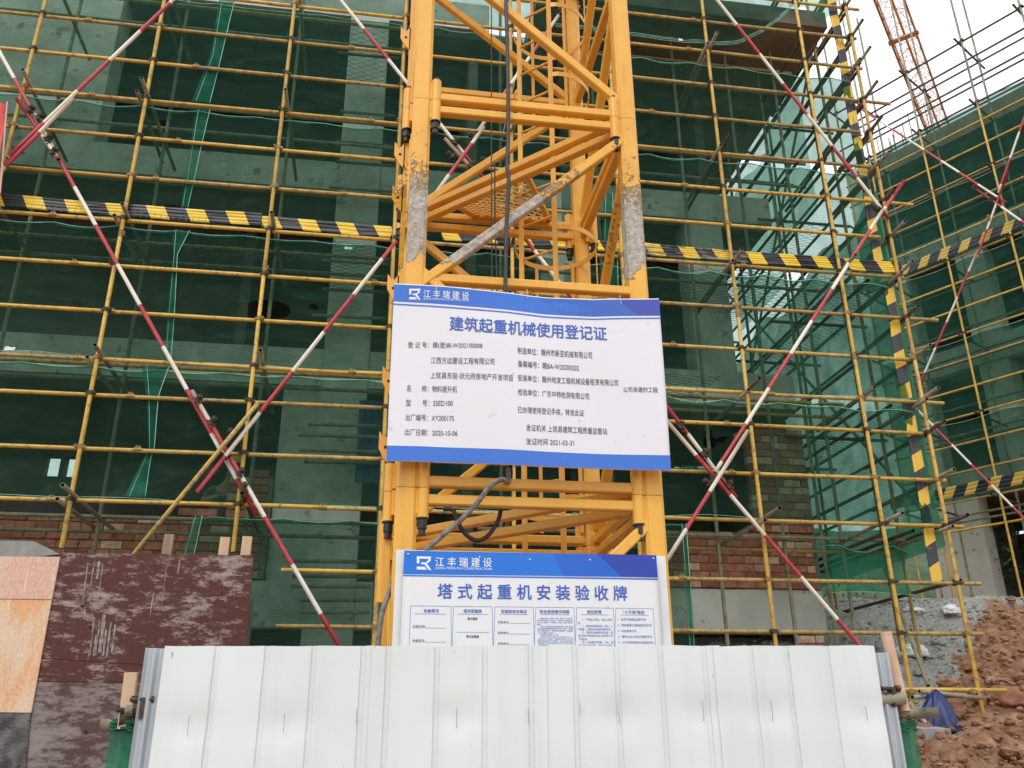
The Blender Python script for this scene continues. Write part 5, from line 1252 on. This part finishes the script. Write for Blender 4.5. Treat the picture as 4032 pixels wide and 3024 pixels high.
for k in range(4):
    a, b_ = joins[k], joins[k + 1] + (.03 if k < 3 else 0); base_off = .004 if k % 2 else 0.0
    ss = {a, b_}
    t = a
    while t < b_: ss.add(t); t += .03
    for r_ in ribs:
        for o_ in (-.0125, -.0085, .0085, .0125):
            if a < r_ + o_ < b_: ss.add(r_ + o_)
    ss = sorted(ss); zs = [0.03] + [.8 + i * .05 for i in range(int((FT - .8) / .05) + 1)]; zs = [z for z in zs if z < FT - .02] + [FT]
    mb = MB()
    for z in zs:
        for s_ in ss:
            dd = base_off
            for r_ in ribs:
                e_ = abs(s_ - r_)
                if e_ < .0088: dd -= .010
            for (ds, dz_) in dents:
                q = ((s_ - ds) / .10) ** 2 + ((z - dz_) / .045) ** 2
                if q < 6: dd += .012 * math.exp(-q) * (-1)
            dd += .0018 * noise.noise(Vector((s_ * 2.2, z * 1.1, k * 3)))
            zz = z + (.006 * noise.noise(Vector((s_ * 5, k * 2, 1))) if z == FT else 0)
            p_ = Vector((fl.x, fl.y, 0)) + fd * s_ + fn * dd; mb.v.append((p_.x, p_.y, zz))
    w = len(ss)
    for j in range(len(zs) - 1):
        for i in range(w - 1): q = j * w + i; mb.f.append((q, q + 1, q + w + 1, q + w)); mb.mi.append(0)
    nf0 = len(mb.v); mb.v += [(x - fn.x * .0012, y - fn.y * .0012, z) for x, y, z in mb.v[:nf0]]
    for f in list(mb.f): mb.f.append(tuple(q + nf0 for q in f[::-1])); mb.mi.append(0)
    for i in range(w - 1): q = (len(zs) - 1) * w + i; mb.f.append((q, q + 1, q + 1 + nf0, q + nf0)); mb.mi.append(0)
    o = mb.build('fence_panel', fence_m, fence, True); auto_smooth(o, 25)
for px, py in wires_px:
    s_, z = onf(px, py); base_ = Vector((fl.x, fl.y, 0)) + fd * s_ + fn * .014
    mb = MB(); h_ = .032 + random.uniform(-.012, .008); mb.path([tuple(base_ + fn * (-.012 if abs(t) == 1 else 0) + Vector((random.uniform(-.001, .001), 0, z + t * h_))) for t in (-1, -.9, -.3, .3, .9, 1)], .0010, 5)
    mb.build('tie_wire', wire_m, fence)
def FP(s_, dep, z): return Vector((fl.x, fl.y, 0)) + fd * s_ - fn * dep + Vector((0, 0, z))
def fpx(px, py, dep):
    s_, z = onf(px, py, -dep); return FP(s_, dep, z)
# back rail tubes of the fence, coming out at both ends
fr_ = tube('rail_tube', fpx(498, 2798, .10), FP(.4, .07, fpx(505, 2795, .10).z), grey_tube, fence, .0215); 
tube('rail_tube', fpx(3560, 2752, .06), FP(FLn - .5, .07, fpx(3560, 2752, .06).z), grey_tube, fence)
tube('rail_tube', fpx(3440, 2815, .12), fpx(3688, 2806, .10), grey_tube, fence, .023)
tube('rail_tube', fpx(400, 2852, .16), fpx(640, 2864, .16), grey_tube, fence, .023)
def fat_clamp(c, rot):
    mb = MB(); mb.cyl((-.03, 0, 0), (.03, 0, 0), .033, 12); mb.cyl((-.045, -.03, .034), (.045, -.03, .034), .008, 8); mb.cyl((.028, -.03, .034), (.048, -.03, .034), .015, 6); mb.box((-.03, 0, .036), (.03, .03, .026)); mb.box((0, .03, -.03), (.07, .04, .04)); mb.box((.01, -.03, .0), (.02, .02, .08))
    o = mb.build('rusty_clamp', coupler_m, fence); o.data.transform(Matrix.Translation(c) @ Matrix.Rotation(rot, 4, 'Z')); return o
fat_clamp(fpx(560, 2790, .09), 0); fat_clamp(fpx(500, 2830, .13), .3); fat_clamp(fpx(3490, 2745, .08), .2); fat_clamp(fpx(3510, 2800, .1), 1.3); fat_clamp(fpx(3470, 2790, .1), .2)
# end strips of bare blue grey sheet
def ribbed_sheet(p_tl, p_tr, zb, label, nfold=3):
    mb = MB(); pts = []; n = nfold * 4
    for i in range(n + 1):
        p_ = p_tl.lerp(p_tr, i / n); dd = .010 * (1 if (i % 4) in (1, 2) else -0.2); pts.append(Vector((p_.x, p_.y, p_.z)) - fn * dd)
    for p_ in pts: mb.v += [(p_.x, p_.y, p_.z), (p_.x, p_.y, zb)]
    mb.v += [(x - fn.x * .0015, y - fn.y * .0015, z) for x, y, z in mb.v[:]]; k = 2 * (n + 1)
    for i in range(n): mb.f += [(2 * i, 2 * i + 1, 2 * i + 3, 2 * i + 2), (k + 2 * i, k + 2 * i + 2, k + 2 * i + 3, k + 2 * i + 1), (2 * i, 2 * i + 2, k + 2 * i + 2, k + 2 * i)]; mb.mi += [0] * 3
    o = mb.build('steel_sheet', steel_blue); tag(o, label, 'metal sheet', 'blue grey sheet ends behind the fence')
ribbed_sheet(fpx(574, 2550, .05), fpx(700, 2556, .05), .1, 'blue grey folded sheet behind the left end of the white fence')
ribbed_sheet(fpx(3400, 2572, .05), fpx(3497, 2568, .05), .1, 'blue grey folded sheet behind the right end of the white fence')
# fence posts behind both ends: timber and peach tube
mb = MB(); mb.bar(fpx(518, 2648, .12) + Vector((-.0, 0, 0)), fpx(490, 2870, .12), .052, .03, bev=.004, up=(0, -1, 0)); o = mb.build('timber_stake', timber); o.data.transform(Matrix.Identity(4)); tag(o, 'short timber stake beside the left end of the white fence', 'timber stake')
mb = MB(); mb.cyl(fpx(3488, 2490, .10), fpx(3560, 2800, .10), .0245, 16, r1=.0255); o = mb.build('leaning_pole', peach); auto_smooth(o); tag(o, 'peach painted pole leaning behind the right end of the fence', 'pole')
def net_post(px0, px1, py, label, dep, mat):
    a, b_ = fpx(px0, py, dep), fpx(px1, py, dep); mb = MB(); n, m_ = 18, 14
    for j in range(m_ + 1):
        z = a.z * (1 - j / m_) + .2 * j / m_
        for i in range(n + 1):
            t = i / n; p_ = a.lerp(b_, t); bul = math.sin(t * math.pi) * .035; rum = .012 * noise.noise(Vector((t * 6, z * 3, px0))) * (2.2 if j < 2 else 1)
            mb.v.append((p_.x + fn.x * (bul + rum), p_.y + fn.y * (bul + rum), z + (.012 * noise.noise(Vector((t * 5, 1, px0))) if j < 2 else 0)))
    for j in range(m_):
        for i in range(n): q = j * (n + 1) + i; mb.f.append((q, q + n + 1, q + n + 2, q + 1)); mb.mi.append(0)
    o = mb.build('net_wrap', mat, None, True); tag(o, label, 'net wrap', 'green nets wrapped round the fence end posts')
    c = MB()
    for w_ in range(4):
        c.path([tuple(Vector(mb.v[i]) + fn * .01 + Vector((0, 0, -.012 * w_ + .018 * noise.noise(Vector((i * .3, w_ * 3, px0)))))) for i in range(n + 1)], .003 + .002 * (w_ % 2), 5)
    c.build('gathered_rim', net_w, o, True); return o
net_post(442, 640, 2832, 'bright green net wrapped round the post left of the fence', .14, net_w)
net_post(3460, 3602, 2838, 'pale green net wrapped round the post right of the fence', .14, net_w)
tube('post_tube', fpx(500, 2870, .20), FP(onf(500, 2870, -.2)[0], .2, 0), grey_tube, fence, .026); tube('post_tube', fpx(3560, 2850, .20), FP(onf(3560, 2850, -.2)[0], .2, 0), grey_tube, fence, .026)

# ================================================================ SHUTTERING BOARDS (left)
HY = 8.7
def board(name, quad, mat, label, y=HY, th=.018, group='used shuttering boards stacked at the left', cat='shuttering board'):
    P = [PY(a, b_, y) for a, b_ in quad]; mb = MB(); mb.v = [tuple(p_) for p_ in P] + [(p_.x, p_.y + th, p_.z) for p_ in P]
    mb.f = [(0, 1, 2, 3)[::-1], (4, 5, 6, 7), (0, 4, 5, 1), (1, 5, 6, 2), (2, 6, 7, 3), (3, 7, 4, 0)]; mb.mi = [0] * 6
    bm = bmesh.new(); me = mb.mesh(name, mat); bm.from_mesh(me); bmesh.ops.recalc_face_normals(bm, faces=bm.faces); bm.to_mesh(me); bm.free()
    o = bpy.data.objects.new(name, me); col.objects.link(o); tag(o, label, cat, group); return o
board('shuttering_board', [(236, 2176), (877, 2186), (862, 2720), (160, 2592)], ply_maroon, 'large maroon board with white mortar drips, topmost of the stack', HY) if False else None
board('shuttering_board', [(236, 2176), (997, 2186), (962, 2640), (160, 2590)], ply_maroon, 'large maroon board with pale mortar streaks, topmost of the stack', HY)
board('shuttering_board', [(157, 2593), (960, 2596), (955, 2690), (140, 2683)], ply_maroon, 'narrow maroon strip board between the two larger boards', HY + .005)
board('shuttering_board', [(146, 2685), (960, 2690), (880, 3200), (60, 3200)], ply_grey, 'mottled grey brown board, lowest of the stack', HY + .01)
board('shuttering_board', [(-400, 2190), (236, 2192), (204, 2360), (-400, 2352)], ply_pink, 'faded pink board at the left edge, above the peach one', HY - .02)
board('shuttering_board', [(-400, 2355), (203, 2362), (122, 2806), (-400, 2800)], ply_peach, 'peach coloured board with orange streaks at the left edge', HY - .015)
board('shuttering_board', [(-400, 2803), (120, 2808), (84, 3200), (-400, 3200)], rough_dark, 'dark mortar crusted board in the bottom left corner', HY - .01)
nb = MB()
for px, py in ((325, 2387), (357, 2470), (337, 2880)): q = PY(px, py, HY - .001); nb.cyl((q.x, HY - .003, q.z), (q.x, HY + .0, q.z), .014, 12)
nb.build('bolt_hole', hollow, bpy.data.objects['shuttering_board'])
# pale mortar runs on the maroon board
dr_ = MB(); random.seed(11)
for px, y0, y1, w in ((348, 2215, 2380, 5), (372, 2215, 2310, 4), (345, 2320, 2380, 3), (408, 2220, 2390, 4), (392, 2210, 2280, 9), (708, 2205, 2260, 6), (440, 2420, 2570, 12), (402, 2430, 2580, 4), (425, 2440, 2580, 4), (470, 2450, 2585, 7), (488, 2460, 2570, 6), (418, 2500, 2582, 6), (455, 2480, 2582, 7), (362, 2400, 2440, 6), (660, 2200, 2400, 2)):
    pts = []; k = 6
    for i in range(k + 1):
        q = PY(px - (y0 + (y1 - y0) * i / k - 2200) * .13 + random.uniform(-1, 1), y0 + (y1 - y0) * i / k, HY); pts.append(q)
    vs = []
    for i, q in enumerate(pts): ww = w * .0032 * (.55 + .5 * math.sin(i * 1.9 + px) ** 2) / 2; vs += [(q.x - ww, HY - .0015, q.z), (q.x + ww, HY - .0015, q.z)]
    dr_.add(vs, [(2 * i, 2 * i + 1, 2 * i + 3, 2 * i + 2) for i in range(k)])
dr_.build('mortar_run', noise_mat('pale_mortar', (.17, .13, .125), (.36, .33, .31), 20, .95, .3), bpy.data.objects['shuttering_board'])['kind'] = 'stuff'
random.seed(5)
for a, b_, t in ((648, 2105, 'leftmost of the three timber stakes behind the maroon board, the darkest'), (868, 2116, 'middle one of the three timber stakes behind the maroon board'), (955, 2113, 'rightmost of the three timber stakes behind the maroon board')):
    q = PY(a + 20, b_, HY + .05); mb = MB(); mb.bar((q.x, q.y, q.z), (q.x - .02, q.y, 1.2), .092 if a > 700 else .09, .04, bev=.003, up=(0, -1, 0)); o = mb.build('timber_stake', timber if a > 700 else noise_mat('weathered_timber', (.20, .14, .09), (.34, .25, .17), 9, .8, .3, sc=(1, 1, .15))); tag(o, t, 'timber stake', 'timber stakes behind the boards')
# slab chunk on top of the pink board
mb = MB(); q = [PY(-200, 2128, 8.75), PY(132, 2130, 8.75), PY(236, 2182, 8.75), PY(-200, 2190, 8.75)]
mb.v = [(q[0].x, 8.75, q[0].z), (q[1].x, 8.75, q[1].z), (q[2].x, 8.75, q[2].z), (q[2].x - .35, 8.75, q[3].z - .01), (q[0].x, 8.75, q[3].z)] ; mb.v += [(x, y + .5, z) for x, y, z in mb.v]
mb.f = [(4, 3, 2, 1, 0), (5, 6, 7, 8, 9)] + [(i, (i + 1) % 5, 5 + (i + 1) % 5, 5 + i) for i in range(5)]; mb.mi = [0] * 7
bm = bmesh.new(); me = mb.mesh('concrete_chunk', slab_grey); bm.from_mesh(me); bmesh.ops.recalc_face_normals(bm, faces=bm.faces); bmesh.ops.subdivide_edges(bm, edges=bm.edges[:], cuts=3, use_grid_fill=True)
for v in bm.verts: v.co += Vector((1, 1, 1)) * .008 * noise.noise(v.co * 6)
bm.to_mesh(me); bm.free(); o = bpy.data.objects.new('concrete_chunk', me); col.objects.link(o); tag(o, 'grey slab chunk lying along the top of the pink board', 'concrete slab')
mb = MB(); mb.bb(-8, PY(990, 2200, 8.8).x, 8.78, 9.3, 0, 2.9); o = mb.build('board_bracing', concrete_d); tag(o, 'dark backing mass behind the stacked boards', 'backing')
# red cloth at the left edge
fl_ = MB(); n, m_ = 10, 16
for j in range(m_ + 1):
    for i in range(n + 1):
        x = -.5 + .5 * i / n; a = PY(28 - 26 * j / m_ - 4, 412 + 260 * j / m_, 9.2); fl_.v.append((a.x + x, 9.2 + .03 * math.sin(i * 1.3 + j * .4), a.z + .02 * math.sin(i)))
for j in range(m_):
    for i in range(n): k = j * (n + 1) + i; fl_.f.append((k, k + n + 1, k + n + 2, k + 1)); fl_.mi.append(0)
o = fl_.build('red_cloth', red_cloth, None, True); tag(o, 'red cloth banner tied to a stick at the left edge', 'banner')
mb = MB(); a = PY(28, 402, 9.2); b_ = PY(0, 760, 9.2); mb.cyl(a, b_, .010, 8); mb.build('stick', peach, o)
# blue sheet behind the net by the mast, blue tarp and bags on the slope
def crumple(c, sx, sy, sz, mat, name, label, cat, seed, group=None):
    bm = bmesh.new(); bmesh.ops.create_icosphere(bm, subdivisions=4, radius=1)
    for v in bm.verts:
        p_ = v.co.copy(); n_ = 1 + .26 * noise.noise(p_ * 2.6 + Vector((seed, 0, 0))) + .2 * abs(noise.noise(p_ * 4.5 + Vector((0, seed, 0)))) - .14 * abs(noise.noise(p_ * 8 + Vector((0, seed, 3))))
        v.co = Vector((c[0] + p_.x * sx * n_, c[1] + p_.y * sy * n_, c[2] + max(p_.z, -.35) * sz * n_))
    me = bpy.data.meshes.new(name); bm.to_mesh(me); bm.free(); me.materials.append(mat)
    o = bpy.data.objects.new(name, me); col.objects.link(o); me.polygons.foreach_set('use_smooth', [True] * len(me.polygons)); tag(o, label, cat, group); return o
def onslope(px, py, dz=0):
    d = ray(px, py); t = 5.0
    while t < 30:
        q = CAM + d * t
        if q.z < ground_h(q.x, q.y) + dz: return q
        t += .03
    return q
def drape(c, rad, hgt, mat, name, label, cat, seed, lean=0):
    mb = MB(); n, m_ = 56, 20
    for j in range(m_ + 1):
        t = j / m_
        for i in range(n):
            a = 2 * math.pi * i / n; dv = Vector((math.cos(a), math.sin(a), 0))
            r_ = rad * t ** .8 * (1 + (.22 * math.sin(5 * a + seed) + .13 * math.sin(11 * a + 2 * seed)) * t + .35 * noise.noise(dv * 1.3 + Vector((seed, t, 0))))
            z = hgt * (1 - t ** 1.5) + .06 * hgt * noise.noise(dv * 2 + Vector((t * 4, seed, 0))) - .05
            mb.v.append((c[0] + dv.x * r_ + lean * (1 - t), c[1] + dv.y * r_ * .7, c[2] + z))
    for j in range(m_):
        for i in range(n): mb.f.append((j * n + i, j * n + (i + 1) % n, (j + 1) * n + (i + 1) % n, (j + 1) * n + i)); mb.mi.append(0)
    o = mb.build(name, mat, None, True); return tag(o, label, cat)
q = onslope(3690, 2860); drape(q, .24, .42, tarp_b, 'blue_tarp', 'crumpled dark blue tarp on the red soil under the scaffold foot', 'tarp', 3, .06)
q = onslope(3590, 2575); crumple(q + Vector((0, 0, .0)), .22, .18, .12, plasticw, 'plastic_sack', 'white plastic sack lying on the grey gravel behind the scaffold posts', 'sack', 8)
q = onslope(3745, 2415); crumple(q + Vector((0, 0, .03)), .14, .10, .10, plasticw, 'plastic_bag', 'small white plastic bag high on the gravel slope', 'plastic bag', 15)
q = onslope(3600, 2410); crumple(q + Vector((0, 0, .02)), .17, .1, .05, plasticw, 'plastic_bag', 'flat white scrap near the top of the gravel slope, left of the bag', 'plastic bag', 22)
for k, (px, py, s_) in enumerate(((3620, 2662, .06), (3980, 2370, .08), (3705, 2655, .03))):
    q = onslope(px, py); crumple(q + Vector((0, 0, .03)), s_, s_ * .8, s_ * .7, slab_grey if k != 1 else noise_mat('dark_stone', (.12, .07, .06), (.2, .12, .1), 9, .95, .5), 'stone', ['pale stone in the middle of the gravel slope', 'stone on the right edge of the slope top', 'tiny pale stone on the gravel near the red soil'][k], 'stone', 31 + k, 'stones on the slope')
q = onslope(3840, 2330); crumple(q, .26, .16, .12, noise_mat('dark_earth', (.10, .055, .045), (.16, .09, .07), 9, .95, .5), 'earth_lump', 'dark brown earth lump on top of the gravel heap', 'earth lump', 41)
q = onslope(3960, 2760); crumple(q, .25, .20, .17, noise_mat('red_clod', (.20, .08, .045), (.32, .14, .08), 6, .95, .6), 'earth_lump', 'big red soil clod beside the right hand scaffold post', 'earth lump', 47)
q = onslope(3660, 2905); mb = MB(); mb.box((0, 0, 0), (.42, .2, .14)); o = mb.build('concrete_chunk', slab_grey); o.data.transform(Matrix.Translation(q + Vector((0, 0, .03))) @ Matrix.Rotation(.3, 4, 'Z') @ Matrix.Rotation(.15, 4, 'X')); tag(o, 'small grey concrete block under the blue tarp', 'concrete block')
mb = MB(); n = 12
for j in range(16):
    for i in range(n + 1): mb.v.append((-.33 + .30 * i / n, 10.95 + .03 * math.sin(i * 1.7 + j * .3), 5.75 - .075 * j))
for j in range(15):
    for i in range(n): k = j * (n + 1) + i; mb.f.append((k, k + n + 1, k + n + 2, k + 1)); mb.mi.append(0)
o = mb.build('blue_sheet', noise_mat('blue_sheet', (.03, .09, .22), (.05, .14, .32), 5, .6, .3), None, True); tag(o, 'blue plastic sheet hanging behind the net left of the upper sign', 'plastic sheet')

# bushes far behind, seen under the scaffold
def bush(x, y, z, r_, label):
    mb = MB(); random.seed(int(x * 31 + y))
    for i in range(900):
        a = random.uniform(0, 6.28); e_ = random.uniform(-.3, 1.5); rr_ = r_ * random.uniform(.4, 1) ** .5 * (1 + .3 * noise.noise(Vector((a, e_, x))))
        c = Vector((x + math.cos(a) * math.cos(e_) * rr_, y + math.sin(a) * math.cos(e_) * rr_ * .7, z + math.sin(e_) * rr_ * 1.1)); s_ = random.uniform(.06, .15)
        u = Vector((random.uniform(-1, 1), random.uniform(-1, 1), random.uniform(-.3, 1))).normalized(); v_ = u.orthogonal().normalized()
        mb.add([c, c + u * s_ + v_ * s_ * .3, c + u * s_ * 2, c + u * s_ - v_ * s_ * .3], [(0, 1, 2, 3)])
    o = bpy.data.objects.new('bush', None); col.objects.link(o); o.location = (x, y, z - .5); tag(o, label, 'bush', 'bushes behind the site')
    mb.build('foliage', leaf_m, o); t = MB()
    for k in range(4): t.cyl((x, y, z - .8), (x + random.uniform(-.4, .4), y + random.uniform(-.3, .3), z + r_ * .5), .03, 6, r1=.012)
    t.build('stem', dark_tube, o)
bush(9.9, 21.5, 4.4, 1.5, 'leafy bush seen through the scaffold under the right hand nets'); bush(12.1, 22.3, 4.4, 1.5, 'leafy bush seen past the grey ground floor pier'); bush(15.5, 17.9, 5.4, 2.0, 'leafy bush seen through the ground floor opening of the wing'); bush(17.0, 19.5, 5.6, 2.2, 'farther leafy bush behind the wing opening')

# ================================================================ WORKER behind the net
wk = thing('person', 'bricklayer in a yellow helmet leaning over the brick wall behind the net', 'person', (-2.0, 11.9, 3.2))
def skin(name, joints, edges, mat, parent, sub=2):
    me = bpy.data.meshes.new(name); me.from_pydata([j[0] for j in joints], edges, []); o = bpy.data.objects.new(name, me); put(o, parent)
    md = o.modifiers.new('s', 'SKIN'); sv = me.skin_vertices[0].data
    for i, j in enumerate(joints): sv[i].radius = (j[1], j[1] if len(j) < 3 else j[2]); sv[i].use_root = i == 0
    o.modifiers.new('u', 'SUBSURF').levels = sub; o.modifiers['u'].render_levels = sub; me.materials.append(mat)
    dg_ = bpy.context.evaluated_depsgraph_get(); m2 = bpy.data.meshes.new_from_object(o.evaluated_get(dg_)); o.modifiers.clear(); o.data = m2
    m2.polygons.foreach_set('use_smooth', [True] * len(m2.polygons)); return o
H = Vector((-1.93, 11.62, 4.98))
zf = 3.02
J = [((-2.05, 11.95, 3.95), .14, .11), ((-2.06, 11.88, 4.2), .14, .10), ((-2.05, 11.80, 4.48), .17, .11), ((-2.02, 11.74, 4.68), .12, .09), ((-1.98, 11.68, 4.80), .055), ((-1.95, 11.63, 4.90), .075, .085), ((-1.93, 11.60, 5.02), .085, .095),
     ((-2.22, 11.76, 4.66), .065), ((-2.27, 11.60, 4.48), .045), ((-2.10, 11.42, 4.50), .036), ((-2.02, 11.36, 4.50), .03),
     ((-1.83, 11.72, 4.66), .065), ((-1.77, 11.52, 4.50), .045), ((-1.84, 11.34, 4.46), .036), ((-1.88, 11.28, 4.44), .03),
     ((-2.15, 11.96, 3.85), .095), ((-2.17, 11.90, 3.45), .07), ((-2.18, 11.98, 3.08), .05), ((-2.18, 11.86, 3.05), .04),
     ((-1.95, 11.96, 3.85), .095), ((-1.93, 11.88, 3.45), .07), ((-1.92, 11.98, 3.08), .05), ((-1.92, 11.86, 3.05), .04)]
E_ = [(0, 1), (1, 2), (2, 3), (3, 4), (4, 5), (5, 6), (3, 7), (7, 8), (8, 9), (9, 10), (3, 11), (11, 12), (12, 13), (13, 14), (0, 15), (15, 16), (16, 17), (17, 18), (0, 19), (19, 20), (20, 21), (21, 22)]
body = skin('body', J, E_, skin_m, wk)
sh = [((-2.05, 11.93, 4.0), .155, .125), ((-2.06, 11.88, 4.2), .155, .12), ((-2.05, 11.80, 4.48), .185, .125), ((-2.02, 11.745, 4.67), .135, .10), ((-2.22, 11.76, 4.66), .075), ((-2.27, 11.62, 4.50), .058), ((-1.83, 11.72, 4.66), .075), ((-1.77, 11.54, 4.51), .058)]
skin('shirt', sh, [(0, 1), (1, 2), (2, 3), (3, 4), (4, 5), (3, 6), (6, 7)], shirt_m, wk)
tr = [((-2.05, 11.95, 3.98), .16, .13), ((-2.15, 11.96, 3.82), .108), ((-2.17, 11.90, 3.45), .082), ((-2.18, 11.98, 3.12), .065), ((-1.95, 11.96, 3.82), .108), ((-1.93, 11.88, 3.45), .082), ((-1.92, 11.98, 3.12), .065)]
skin('trousers', tr, [(0, 1), (1, 2), (2, 3), (0, 4), (4, 5), (5, 6)], trouser_m, wk)
for hx, hy, hz, s_ in ((-2.0, 11.34, 4.50, 1), (-1.89, 11.26, 4.43, -1)):
    hj = [((hx, hy, hz), .022, .014)]; he = []
    for k, (fx, L_) in enumerate(((-.024, .06), (-.008, .072), (.008, .068), (.022, .052))):
        hj += [((hx + fx, hy - .03, hz - .004), .009), ((hx + fx * 1.2, hy - .03 - L_ * .5, hz - .012), .008), ((hx + fx * 1.2, hy - .03 - L_ * .75, hz - .035), .007)]; b0 = 1 + k * 3; he += [(0, b0), (b0, b0 + 1), (b0 + 1, b0 + 2)]
    hj += [((hx + .03 * s_, hy - .01, hz), .009), ((hx + .05 * s_, hy - .035, hz - .01), .008)]; he += [(0, 13), (13, 14)]
    skin('hand', hj, he, skin_m, wk, 1)
bm = bmesh.new(); bmesh.ops.create_uvsphere(bm, u_segments=24, v_segments=16, radius=.125)
for v in bm.verts:
    if v.co.z < 0: v.co.z = max(v.co.z, -.012); 
    if v.co.z <= -.011: v.co.x *= 1.12; v.co.y *= 1.22 if v.co.y < 0 else 1.1
me = bpy.data.meshes.new('helmet'); bm.to_mesh(me); bm.free(); me.materials.append(helmet_m); me.polygons.foreach_set('use_smooth', [True] * len(me.polygons)); me.transform(Matrix.Translation((-1.93, 11.60, 5.03)) @ Matrix.Rotation(.25, 4, 'X')); put(bpy.data.objects.new('helmet', me), wk)
fc = MB(); fc.cyl((-1.955, 11.515, 4.995), (-1.955, 11.51, 4.995), .011, 8); fc.cyl((-1.905, 11.515, 4.995), (-1.905, 11.51, 4.995), .011, 8); fc.build('eye', hollow, wk)
fc = MB(); fc.cyl((-1.93, 11.525, 4.995), (-1.93, 11.49, 4.955), .009, 8, r1=.015); fc.build('nose', skin_m, wk)

# small scraps caught in the nets
for px, py, w, h_, mat, lb in ((1372, 977, 30, 10, cord_m, 'pale green scrap caught under the toe board left of the mast'), (38, 1372, 36, 12, plasticw, 'white scrap caught in the net at the left edge'), (2680, 156, 20, 12, plasticw, 'small white scrap stuck to the net under the roof slab'), (3208, 1582, 26, 16, cord_m, 'pale green tag on the net near the scaffold corner')):
    q = PY(px, py, 9.64); s_ = 9.9 / FPX * 1.1; mb = MB(); n = 6
    for j in range(4):
        for i in range(n + 1): mb.v.append((q.x + (i / n - .5) * w * s_, 9.64 + .006 * math.sin(i * 1.7 + j), q.z + (j / 3 - .5) * h_ * s_ * (1 + .2 * math.sin(i))))
    for j in range(3):
        for i in range(n): k = j * (n + 1) + i; mb.f.append((k, k + 1, k + n + 2, k + n + 1)); mb.mi.append(0)
    tag(mb.build('plastic_scrap', mat, None, True), lb, 'scrap')
